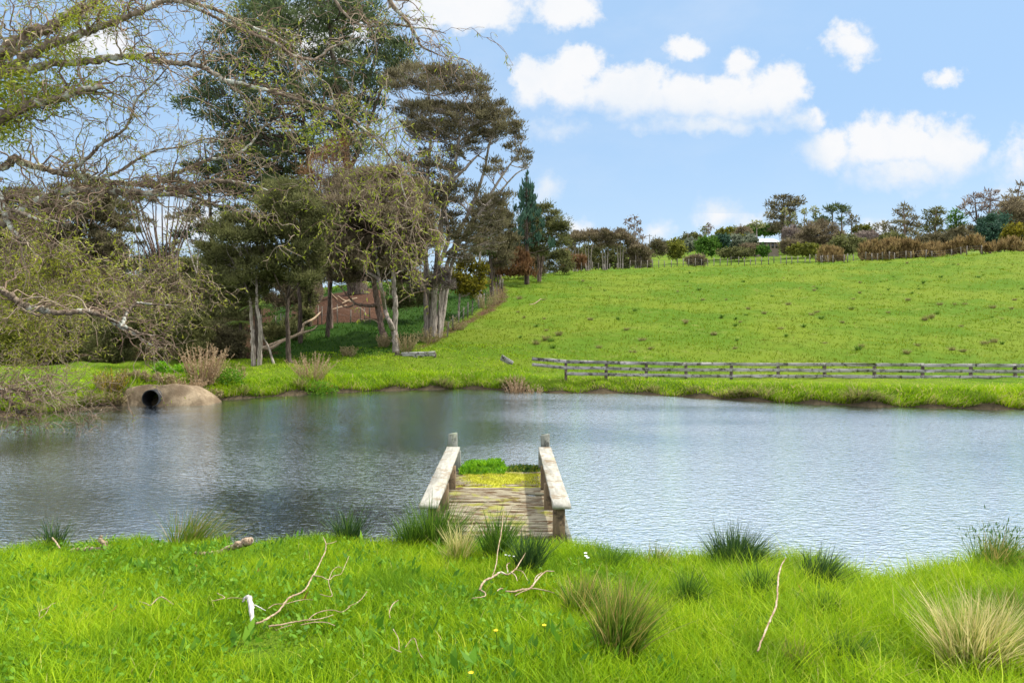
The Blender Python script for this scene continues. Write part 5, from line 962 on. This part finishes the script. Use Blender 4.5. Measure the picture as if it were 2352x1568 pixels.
# ------------------------------------------------------------------ wire fences
def wire_fence(label, posts, mat, wires=(.35, .65, .95), w=.09, part=True):
    """posts: list of (foot xyz, height)"""
    b = posts[0][0]; o = thing('wire_fence', label, 'fence', b)
    for p, h in posts:
        mb = MB(); tl = rng.normal() * .05; beam(mb, p - [0, 0, .15], p + [tl, 0, h], w, w, up=(0, 1, 0), jit=.002); mb.build('post', mat, o, loc=b)
    mb = MB()
    for f in wires:
        P = np.array([p + [0, -.03, h * f] for p, h in posts]); tubes(mb, P, np.full(len(P), .006), 3, .5)
    mb.build('wire', M_WIRE, o, loc=b); return o
cp = []
for i, px in enumerate(np.arange(1250, 1905, 13.9)):
    Y = 103.0; h = 1.25 * rng.uniform(.88, 1.12); cp.append((Gp(px + rng.normal() * 1.2, Y), h))
wire_fence('wire fence of thin battens along the paddock crest, left of the gorse', cp, M_STAKE, (.3, .6, .9), .10)
cp = [(Gp(px + rng.normal() * 1.5, 102.0), 1.2 * rng.uniform(.85, 1.1)) for px in (1888, 1912, 1937, 1949, 1961, 1988, 2001, 2015, 2028, 2041, 2055, 2078, 2091, 2128, 2140, 2185, 2208, 2220, 2252)]
wire_fence('wire fence of pale battens in front of the brown gorse on the right', cp, M_STAKE, (.3, .6, .9), .11)
k4 = .29297
lf_ = [(1546, 860, 120, 41), (1593, 835, 118, 43), (1635, 815, 118, 45), (1670, 778, 112, 47), (1707, 775, 125, 49), (1740, 750, 118, 51), (1795, 715, 105, 54), (1830, 690, 100, 57), (1912, 610, 92, 63), (1940, 590, 95, 65), (1960, 580, 100, 67), (1977, 578, 108, 69)]
wire_fence('leaning wire fence climbing the left edge of the pasture beside the tall trees', [(Gp(574.2 + a * k4, Y), h * k4 * Y / F) for a, b, h, Y in lf_], M_STAKE, (.4, .8), .085)
wire_fence('dark fence posts at the corner of the pasture below the dead bushes', [(Gp(574.2 + a * k4, Y), 1.35) for a, Y in ((1972, 71), (1955, 74), (1940, 77), (1918, 80), (1905, 83), (1890, 86), (1868, 90), (1850, 94))], M_FPOST, (.5, .9), .12)
wire_fence('line of pale stakes along the foot of the leaf litter slope', [(Gp(px, Y), h) for px, Y, h in ((632, 47, .9), (646, 47.3, .9), (654, 47.6, .8), (690, 47, 1.0), (730, 46.5, 1.3), (739, 46.3, 1.2), (758, 46, 1.4), (775, 46, 1.3), (805, 46, .9), (828, 46, 1.3), (838, 46, 1.0), (850, 46, 1.2))], M_STAKE, (.5, .9), .06)
# fallen limbs on the litter slope
def limb(name, label, Y0, Y1, pts, mat=None):
    n = len(pts); P = np.array([[*Gp(a, Y0 + (Y1 - Y0) * i / (n - 1)), w] for i, (a, b, w) in enumerate(pts)])
    for i, (a, b, w) in enumerate(pts): Yq = P[i, 1]; P[i, 2] = max(P[i, 2], EYE + (HY - b) / F * Yq); P[i, 3] = w * Yq / F * .5
    S = spline(P, 8 * n); mb = MB(); tubes(mb, S[:, :3], np.maximum(S[:, 3], .01), 7, .5, True); return tag(mb.build(name, mat or M_STICK, loc=P[0, :3]), label, 'fallen branch')
limb('fallen_branch', 'long pale fallen limb sloping up behind the dark slender trunk', 36, 44, [(594,803,8),(640,785,7),(690,765,7),(697,745,6),(720,732,5),(738,715,3)])
limb('fallen_branch', 'lower pale fallen limb lying across the shaded grass behind the front trunks', 34.5, 40, [(596,798,7),(620,800,8),(650,783,6),(690,766,6),(718,757,4),(728,748,3)])
for lab, Y, pts in (('bleached branch on the leaf litter, upper left', 55, [(757,670,5),(765,680,5),(774,688,4)]), ('forked bleached branch in the middle of the leaf litter', 54, [(776,680,3),(790,690,4),(808,698,3)]), ('curved bleached branch low on the leaf litter', 51, [(752,708,3),(758,695,3),(762,685,2)]), ('long bleached branch lying flat on the leaf litter below the pine roots', 53, [(785,697,3),(800,690,4),(820,684,3)]), ('small bleached branch at the lower edge of the leaf litter', 50, [(762,711,3),(780,706,4),(796,701,2)])): limb('fallen_branch', lab, Y, Y + 1, pts)
limb('fallen_branch', 'thin bare pale branch poking right from the tall trunks over the grass', 39, 39.6, [(915,696,3),(935,682,3),(955,672,3),(975,668,2.5),(1000,662,2)])
limb('fallen_branch', 'bleached branch lying alone on the pasture right of the leaning fence', 56, 57, [(1216,706,2),(1228,697,2.5),(1243,686,2)])
# ------------------------------------------------------------------ dead weeds, dry reeds and shrubs on the far bank
def dead_weed(label, px, Y, h, w, n, mat, cat='dead weed', name='dead_weed', leaf=.05):
    p = Gp(px, Y); s = Y / F; mb = MB(); m = n; a = rng.random(m) * 6.28; r = np.sqrt(rng.random(m)); d = np.stack([np.cos(a) * r * .55 * w / h, np.sin(a) * r * .4, np.ones(m)], -1) + rng.normal(size=(m, 3)) * .12
    b = p + np.stack([np.cos(a) * r * w * s * .28, np.sin(a) * r * w * s * .25, a * 0 - .05], -1); L = h * s * rng.uniform(.5, 1.1, m); S = b[:, None] + nrm(d)[:, None] * L[:, None, None] * np.linspace(0, 1, 6)[None, :, None] + rng.normal(size=(m, 6, 3)) * .02
    tubes(mb, S, np.tile(np.linspace(.012, .006, 6), (m, 1)), 3); q = np.repeat(np.arange(m), 22); k = rng.random(len(q)) ** .7 * 4.9 + .1; i = k.astype(int); pos = S[q, i] + (S[q, np.minimum(i + 1, 5)] - S[q, i]) * (k - i)[:, None]
    leaves(mb, pos, rng.normal(size=(len(q), 3)) + [0, 0, .7], leaf * rng.uniform(.7, 1.8, len(q)), leaf * .4, rng.random(len(q))); return tag(mb.build(name, mat, loc=p), label, cat)
dead_weed('tall tan dead weed bush on the bank right of the culvert', 466, 25.0, 88, 86, 130, M_DEADW, leaf=.06)
dead_weed('tan dead weed stalks on the bank below the dark slender trunk', 716, 27.6, 62, 84, 70, M_DEADW)
dead_weed('short pale dead stalks right of the tan weed bush', 545, 26.4, 40, 40, 26, M_DEADW); dead_weed('dry brown stalks on the shore below the fallen boards', 1187, 27.3, 50, 46, 50, M_DEADW)
dead_weed('small tan weed by the left end of the rail fence', 1222, 27.0, 40, 36, 30, M_DEADW); dead_weed('brown withered weeds hanging left of the culvert', 250, 23.0, 44, 60, 60, M_DEADW)
dead_weed('brown withered weeds overhanging the right side of the culvert', 432, 24.3, 34, 90, 80, M_DEADW)
for px_ in (292, 318, 345, 378, 402): dead_weed('brown withered grass hanging along the top edge of the culvert apron', px_, 24.0, 24, 40, 26, M_DRY, 'dry grass', 'dry_grass_clump', .07)['group'] = 'withered grass along the culvert apron'
dead_weed('brown tangle of roots and dead grass at the left corner of the culvert apron', 262, 22.7, 26, 46, 50, M_DRY, 'dry grass', 'dry_grass_clump', .07)
dead_weed('tangled brown weeds at the right end of the culvert apron', 458, 24.0, 30, 44, 60, M_DRY, 'dry grass', 'dry_grass_clump', .07)
dead_weed('matted dry grass on the waterline right of the culvert', 486, 24.6, 24, 60, 60, M_DRY, 'dry grass', 'dry_grass_clump', .07)
dead_weed('thin pale grass stalks right of the tan weed bush', 512, 26.0, 56, 36, 40, M_STRAW)
for lab, px, Y, h, w in (('dry tan reeds at the foot of the tall kanuka', 935, 35.5, 46, 44), ('dry tan reeds spreading right of the tall kanuka foot', 985, 38, 40, 70), ('dry grass along the middle of the leaning fence', 1045, 43, 34, 60), ('dry tan grass below the fence corner', 1140, 58, 40, 46), ('dry pale grass between the fence posts near the corner', 1115, 55, 40, 40), ('brown tufts of dry grass in the shade left of the forked tree', 800, 34, 26, 36), ('dry straw at the leaning brown trunk foot', 880, 37, 30, 30)): dead_weed(lab, px, Y, h, w, 46, M_DRY, 'dry grass', 'dry_grass_clump', .07)
dead_weed('gorse sprig with yellow flowers left of the culvert', 255, 22.9, 62, 70, 60, leaf_mat('gorse_flower', [(0, (.10, .12, .02)), (.55, (.22, .20, .03)), (1, (.62, .44, .02))], .3, .6), 'gorse', 'gorse_bush')
def lowplant(label, px, Y, w, h, mat, n=900, cat='weed'):
    p = Gp(px, Y); s = Y / F; mb = MB(); v = rng.normal(size=(n, 3)); v = nrm(v) * rng.random((n, 1)) ** .4; v[:, 2] = np.abs(v[:, 2]); pos = p + v * [w * s * .5, w * s * .35, h * s]; leaves(mb, pos, v + rng.normal(size=(n, 3)) * .7, rng.uniform(.05, .13, n), .05, rng.random(n)); return tag(mb.build('weed_patch', mat, loc=p), label, cat)
lowplant('dark green ivy-like patch on the bank right of the tan weed bush', 530, 25.6, 70, 36, M_WEED); lowplant('green leafy patch on the bank below the tan dead weed stalks', 735, 26.9, 90, 30, M_WEED); lowplant('bright green round weed on the bank above the culvert', 372, 25.6, 40, 26, M_LUSH); lowplant('bright green weed patch at the left end of the culvert bank', 425, 26.0, 60, 20, M_LUSH)
lowplant('fern-like green fronds hanging at the waterline left of centre', 665, 25.4, 90, 24, M_FERN, 600)
# ------------------------------------------------------------------ far hill: grove, garden shrubs, pines, houses
def gtree(name, label, Y, C, lm, bm=None, sty='broad', T=None, cov=1.5, cat='tree', group=None, sub=3, depth=.6):
    return tree(name, label, Y, T or [], C, lm, bm or M_BARKD, sty, cov, group, cat, depth, bool(T), sub, 'crown' if T else 'foliage')
for lab, x, cr in (('leftmost kanuka of the distant grove on the crest', 1322, [(1312,548,18,9),(1332,545,18,9),(1322,538,16,7),(1308,562,12,7)]), ('kanuka second from the left in the distant grove, with bare stems', 1352, [(1345,540,18,9),(1365,538,18,9),(1355,533,16,7),(1372,556,14,8)]),
   ('middle kanuka of the distant grove with pale stems', 1390, [(1380,538,18,9),(1400,537,18,9),(1390,531,16,7),(1385,552,16,7),(1408,554,14,7)]), ('kanuka right of the middle of the distant grove', 1425, [(1418,540,18,10),(1440,542,18,10),(1428,533,16,8),(1445,558,16,9)]), ('rightmost dark tree of the distant grove', 1466, [(1462,562,20,11),(1476,575,18,12),(1455,578,18,12),(1480,592,14,10),(1460,596,18,9)])):
    T = [[(x + k * 4, 606, 3), (x + k * 7, 575, 2.4), (x + k * 12, 545, 1.4)] for k in (-1, 0, 1)]; gtree('kanuka_tree', lab, 126, cr + [(c[0] + 6, c[1] + 9, c[2], c[3]) for c in cr], M_KANB, M_BARKP, 'kanuka', T, 1.7)
gtree('bush', 'dark low scrub under the stems of the distant grove', 132, fill([(1320,612),(1330,572),(1400,562),(1450,570),(1490,580),(1495,612)], 14, .7, .8), M_KANG, cat='bush'); gtree('bush', 'dark scrub at the left end of the distant grove', 130, fill([(1290,616),(1300,580),(1340,585),(1345,614)], 14, .7), M_KAN, cat='bush')
gtree('eucalyptus_tree', 'slender eucalyptus with airy leaves rising above the distant grove', 138, [(1445,505,9,5),(1458,500,9,5),(1467,512,8,6),(1450,522,9,7),(1466,528,8,7),(1460,540,10,6),(1475,545,8,5),(1440,512,6,4),(1478,548,6,4),(1452,548,9,5)], M_PURP, M_BARKP, 'broad', [[(1460,600,4),(1459,560,3),(1456,520,2),(1460,500,1)], [(1460,560,2),(1470,535,1.2)]], 1.0)
def pole(label, px, top, Y, w=.24, arm=False):
    b = Gp(px, Y); tp = Wp(px, top, Y); o = thing('utility_pole', label, 'pole', b); mb = MB(); tubes(mb, np.array([b - [0, 0, .3], (b + tp) / 2, tp]), np.array([w * .55, w * .5, w * .4]), 8, .5, True); mb.build('pole', M_STAKE, o, loc=b)
    mb = MB(); beam(mb, tp + [-.7, 0, -.4], tp + [.7, 0, -.4], .12, .12); mb.build('cross_arm', M_STAKE, o, loc=b)
pole('tall thin utility pole right of the distant eucalyptus', 1492, 538, 190); pole('thin utility pole beside the olive shrubs left of the white-roofed house', 1580, 534, 240); pole('utility pole on the skyline left of the great dark cypress', 1701, 513, 250)
# houses
M_ROOFW = surf('white_roof_metal', lambda tt, co: ((.60, .61, .63), None), .6, .4); M_WALLW = surf('white_wall', lambda tt, co: ((.62, .62, .60), None), .8); M_WALLB = surf('brown_wall', lambda tt, co: ((.22, .17, .14), None), .8)
M_ROOFG = surf('grey_roof', lambda tt, co: ((.30, .29, .27), None), .7); M_WALLT = surf('pale_teal_wall', lambda tt, co: ((.50, .60, .58), None), .8); M_GLASS = surf('window_glass', lambda tt, co: ((.02, .025, .03), None), .08, .6)
def house(label, px0, px1, pye, pyr, pyb, Y, roof, wall, dep=7.0, hip=.18, nwin=4):
    """gable house seen side on: eaves row pye, ridge row pyr, foot row pyb"""
    a = Wp(px0, pye, Y); b = Wp(px1, pye, Y); zr = Wp(0, pyr, Y)[2]; zb = min(Wp(0, pyb, Y)[2], float(zg((a[0] + b[0]) / 2, Y + 3))) - 1; L = b[0] - a[0]; ze = a[2]; base = np.array([a[0], Y, zb]); o = thing('house', label, 'house', base)
    x0, x1 = a[0] + .5, b[0] - .5; y0, y1 = Y + .5, Y + dep - .5; mb = MB()
    V = [(x0,y0,zb),(x1,y0,zb),(x1,y1,zb),(x0,y1,zb),(x0,y0,ze),(x1,y0,ze),(x1,y1,ze),(x0,y1,ze)]; mb.add(V, [(0,1,5,4),(1,2,6,5),(2,3,7,6),(3,0,4,7)]); mb.build('wall', wall, o, loc=base, smooth=False)
    mb = MB(); h = L * hip; ym = Y + dep / 2; V = [(a[0],Y,ze),(b[0],Y,ze),(b[0],Y+dep,ze),(a[0],Y+dep,ze),(a[0]+h,ym,zr),(b[0]-h,ym,zr)]; V += [(x, y, z - .18) for x, y, z in V[:4]]
    mb.add(V, [(0,1,5,4),(2,3,4,5),(0,6,7,1),(1,7,8,2),(2,8,9,3),(3,9,6,0)], [(1,2,5),(3,0,4)]); mb.build('roof', roof, o, loc=base, smooth=False)
    for i in range(nwin):
        cx = x0 + (x1 - x0) * (i + .5) / nwin; w = (x1 - x0) / nwin * .28; mb = MB(); beam(mb, (cx, y0 - .03, ze - 1.9), (cx, y0 - .03, ze - .5), w * 2, .08, up=(0, 1, 0)); mb.build('window', M_GLASS, o, loc=base)
house('low house with a long bright white roof among the shrubs on the far hill', 1740, 1794, 555, 544, 562, 205, M_ROOFW, M_WALLB, 9, .10, 5)
house('brown house with a grey gabled roof on the skyline right of the grove', 1527, 1574, 554, 546, 566, 300, M_ROOFG, M_WALLB, 10, .5)
house('small white house corner on the skyline above the olive shrubs', 1638, 1660, 539, 536, 546, 290, M_ROOFG, M_WALLW, 8, .1, 2)
house('pale teal house end showing between the thin pine trunks', 1944, 1966, 536, 532, 546, 235, M_ROOFW, M_WALLT, 8, .05, 2)
house('white house strip behind the conical pine on the far hill', 2040, 2098, 545, 541, 556, 240, M_ROOFW, M_WALLW, 8, .1)
# shrubs on the hill
hs = [('yellow-olive round shrub on the slope right of the grove', 1551, 574, 16, 15, 175, M_OLIVE), ('dark small tree right of the utility pole at the grove end', 1511, 573, 13, 14, 160, M_KAN), ('dark olive bush on the skyline left of the feathery pale tree', 1589, 552, 20, 10, 255, M_KANG), ('grey-green shrub on the slope below the skyline bush', 1585, 564, 12, 10, 215, M_GREYG), ('big dark green shrub in the middle of the garden slope', 1628, 567, 22, 15, 190, M_BRIGHT),
 ('dark conical shrub beside the big green garden shrub', 1660, 562, 11, 16, 192, M_CONI), ('grey rounded shrub right of the conical shrub', 1686, 563, 17, 14, 195, M_GREYG), ('brown rounded shrub above the grey one on the garden slope', 1708, 545, 16, 13, 215, M_KANB), ('olive shrub in front of the brown one left of the white roof', 1706, 560, 11, 12, 198, M_OLIVE), ('grey flax-like shrub at the left end of the white-roofed house', 1720, 556, 12, 12, 196, M_GREYG),
 ('bright green round bush below the white-roofed house', 1752, 577, 11, 8, 182, M_BRIGHT), ('long light green hedge mound on the skyline left of the brown shrub', 1678, 538, 26, 9, 245, M_OLIVE), ('brown-grey brush left of the bright green round bush', 1722, 576, 16, 10, 184, M_KANB), ('dark brown bush just right of the white roof', 1814, 569, 15, 13, 190, M_KANB), ('grey-brown leafless shrub above the dark brown bush', 1818, 541, 14, 13, 215, M_PURP),
 ('white-flecked grey shrub beside the leafless one', 1835, 536, 12, 10, 218, M_GREYG), ('great rounded brown-green bush in the middle of the far hill', 1887, 551, 40, 24, 195, M_KANB), ('low olive scrub behind the left end of the gorse', 1950, 566, 34, 15, 150, M_KANG), ('mauve-grey scrub behind the gorse', 1995, 551, 24, 11, 185, M_PURP), ('light green bush above the mauve-grey scrub', 1981, 536, 16, 12, 215, M_OLIVE),
 ('dark scrub at the foot of the conical pine', 2050, 555, 30, 13, 180, M_KANG), ('dark bush under the bright green pine', 2150, 560, 38, 15, 165, M_KAN), ('dark green cone-shaped tree near the right edge', 2284, 535, 26, 32, 150, M_CONI), ('olive-gold rounded bush at the right edge above the pasture', 2336, 540, 22, 18, 130, M_GOLD), ('brown-grey bush on the slope below the big green garden shrub', 1600, 601, 19, 9, 118, M_KANB),
 ('dark green hedge under the great dark cypress', 1748, 530, 34, 9, 235, M_BRIGHT), ('grey-green low bushes along the foot of the garden slope', 1690, 582, 34, 8, 180, M_KANG), ('pale brush between the brown bush and the gorse', 1850, 575, 34, 9, 170, M_OLIVE), ('dark bush at the right end of the hill behind the gorse', 2225, 545, 34, 16, 160, M_KAN), ('dark mass of foliage at the right edge below the tall pines', 2330, 505, 30, 30, 165, M_KANB)]
for lab, x, y, rx, ry, Y, mt in hs:
    rx *= 1.22; ry *= 1.2; y -= ry * .12
    pl = [(x + rx * math.cos(a), y + ry * (math.sin(a) if math.sin(a) < 0 else math.sin(a) * 1.0)) for a in np.linspace(0, 6.28, 14)]; gtree('shrub', lab, Y, fill(pl, max(6, min(rx, ry) * .62), .85, .8) or [(x, y, rx, ry)], mt, sty='fuzzy' if mt in (M_KANB, M_PURP, M_KAN) else 'broad', cov=1.7, cat='shrub', group='garden shrubs on the far hill')
gtree('cypress_tree', 'great dark spreading cypress tallest on the far hill', 228, [(1800,456,34,6),(1825,462,24,6),(1775,470,18,7),(1810,472,30,7),(1790,484,28,8),(1820,486,24,7),(1775,498,20,9),(1800,502,28,9),(1785,516,24,10),(1815,515,22,8),(1835,470,14,4),(1775,528,18,7),(1800,528,22,8)], M_KAN, M_BARKD, 'pine', [[(1798,532,7),(1798,500,5),(1800,460,2)]], 1.5)
for lab, x, y0, y1, rx, mt in (('bare cream-stemmed tree in front of the great dark cypress', 1804, 478, 545, 10, M_PALEG), ('second thin cream tree right of the cypress', 1824, 490, 540, 7, M_PALEG), ('pale spring-green airy tree right of the cypress', 1873, 476, 512, 14, M_PALEG), ('thin pale leafless tree between the cypress and the pines', 1848, 480, 535, 8, M_PALEG), ('feathery pale tree on the skyline left of the garden', 1618, 520, 552, 10, M_PALEG), ('small spindly dark-leaved tree on the skyline left of the garden', 1628, 515, 552, 11, M_PURP), ('pale green spreading tree left of the cypress', 1738, 508, 532, 22, M_PALEG)):
    gtree('pale_tree', lab, 218, [(x - rx * .5, y0 + 8, rx * .5, 6), (x + rx * .5, y0 + 10, rx * .5, 6), (x, y0 + 3, rx * .6, 5), (x, (y0 + y1) / 2, rx * .6, 8)], mt, M_BARKP, 'broad', [[(x, y1 + 6, 3), (x, (y0 + y1) / 2, 2), (x, y0, .8)]], .7)
pn = [('left umbrella pine of the pair with flat crowns', 1912, [(1905,479,14,6),(1920,476,14,6),(1910,486,16,6)], [[(1909,535,4),(1912,505,3),(1912,480,1.5)]], M_PINE), ('right umbrella pine of the pair with flat crowns', 1936, [(1930,476,14,6),(1942,480,12,7),(1935,486,14,6),(1930,505,10,5),(1938,516,10,5)], [[(1935,540,4),(1933,505,3),(1936,478,1.5)]], M_PINE), ('thin sparse pine right of the umbrella pair', 1960, [(1950,494,9,4),(1960,500,10,4),(1967,510,8,4),(1955,515,8,4),(1970,522,6,3),(1948,508,7,4)], [[(1958,548,3),(1955,510,2),(1950,492,1)]], M_KAN),
 ('low spreading dark pine left of the umbrella pair', 1887, [(1880,503,18,6),(1897,505,16,6),(1875,514,16,6),(1890,514,16,6)], [[(1888,535,4),(1888,505,2)]], M_PINE), ('conical pine with open branches right of the gap in the trees', 2080, [(2075,474,10,5),(2085,482,14,6),(2062,488,12,5),(2075,496,18,7),(2098,502,16,6),(2062,510,18,7),(2085,515,24,8),(2108,520,14,6),(2050,528,16,6),(2080,532,28,9),(2105,538,18,8)], [[(2077,556,6),(2077,510,4),(2074,468,1.5)]], M_KAN), ('small leaning pine left of the conical pine', 2022, [(2030,516,12,5),(2015,520,8,5),(2035,527,12,5),(2012,528,6,4)], [[(2032,556,3),(2030,530,2),(2020,512,1)]], M_KAN),
 ('bushy dark pine right of the conical one', 2145, [(2135,490,14,8),(2150,484,14,7),(2160,492,14,7),(2138,504,18,8),(2155,508,16,8),(2145,520,24,9),(2130,530,20,9),(2160,532,18,9),(2145,545,28,10)], [[(2148,562,6),(2148,520,4),(2150,482,1.5)]], M_KANG), ('bright green pine in front of the bare tall pines', 2195, [(2195,488,10,6),(2188,500,14,7),(2205,500,12,7),(2195,512,18,8),(2185,522,14,8),(2208,520,12,7),(2195,535,18,8)], [[(2194,560,5),(2195,520,3),(2196,484,1.2)]], M_BRIGHT),
 ('tall sparse dead-looking pine left of the pair near the right edge', 2240, [(2235,452,14,4),(2222,462,12,4),(2250,450,10,4),(2240,470,14,5),(2212,472,12,4),(2255,480,12,5),(2230,490,14,5),(2248,505,12,6),(2205,478,8,3)], [[(2256,560,6),(2246,515,5),(2240,475,3),(2240,448,1.4)], [(2247,518,3),(2215,475,1.2)]], M_PURP), ('tall sparse pine with a forked top near the right edge', 2272, [(2272,440,12,4),(2285,446,10,4),(2262,452,12,4),(2278,462,16,5),(2290,474,12,5),(2265,476,14,5),(2280,490,16,6),(2268,505,14,6)], [[(2274,560,6),(2270,510,5),(2274,470,3),(2276,436,1.3)], [(2270,510,3),(2290,470,1.2)]], M_PURP),
 ('tall pine cut by the right edge of the picture', 2335, [(2310,455,14,5),(2330,440,14,5),(2345,425,12,5),(2318,470,16,6),(2340,460,16,7),(2320,488,18,7),(2345,485,18,8),(2360,450,16,7),(2330,505,22,9)], [[(2340,560,7),(2335,500,5),(2338,450,3),(2345,418,1.3)]], M_KANB)]
for lab, x, C, T, mt in pn: gtree('pine_tree', lab, 172 if x > 2110 else 215, C, mt, M_BARKR, 'pine', T, 1.2, group='pines on the far hill', sub=4)
# gorse along the crest
for lab, x0, x1, yt, yb in (('brown gorse bush at the left end of the hedge on the crest', 1880, 1936, 570, 603), ('long brown gorse hedge behind the pale battens, left part', 1976, 2030, 560, 600), ('tallest middle part of the brown gorse hedge on the crest', 2024, 2075, 551, 598), ('right part of the brown gorse hedge on the crest', 2070, 2120, 556, 595), ('low right end of the brown gorse hedge', 2112, 2168, 562, 592), ('small gorse bush right of the hedge', 2170, 2194, 562, 584), ('golden gorse bush with some yellow flowers near the right', 2192, 2220, 552, 580), ('tall golden gorse bush near the right edge', 2222, 2254, 545, 577), ('straggling gorse near the right edge of the crest', 2258, 2300, 562, 576), ('gorse bush at the far right end of the crest', 2298, 2350, 553, 576)):
    gtree('gorse_bush', lab, 106, fill([(x0, yb), (x0 + 4, yt + 8), ((x0 + x1) / 2 - 6, yt + 2), ((x0 + x1) / 2 + 8, yt + 3), (x1 - 4, yt + 8), (x1, yb)], 9, 1.0, .8), M_GORSE, sty='gorse', cov=1.7, cat='gorse', group='gorse bushes along the crest')
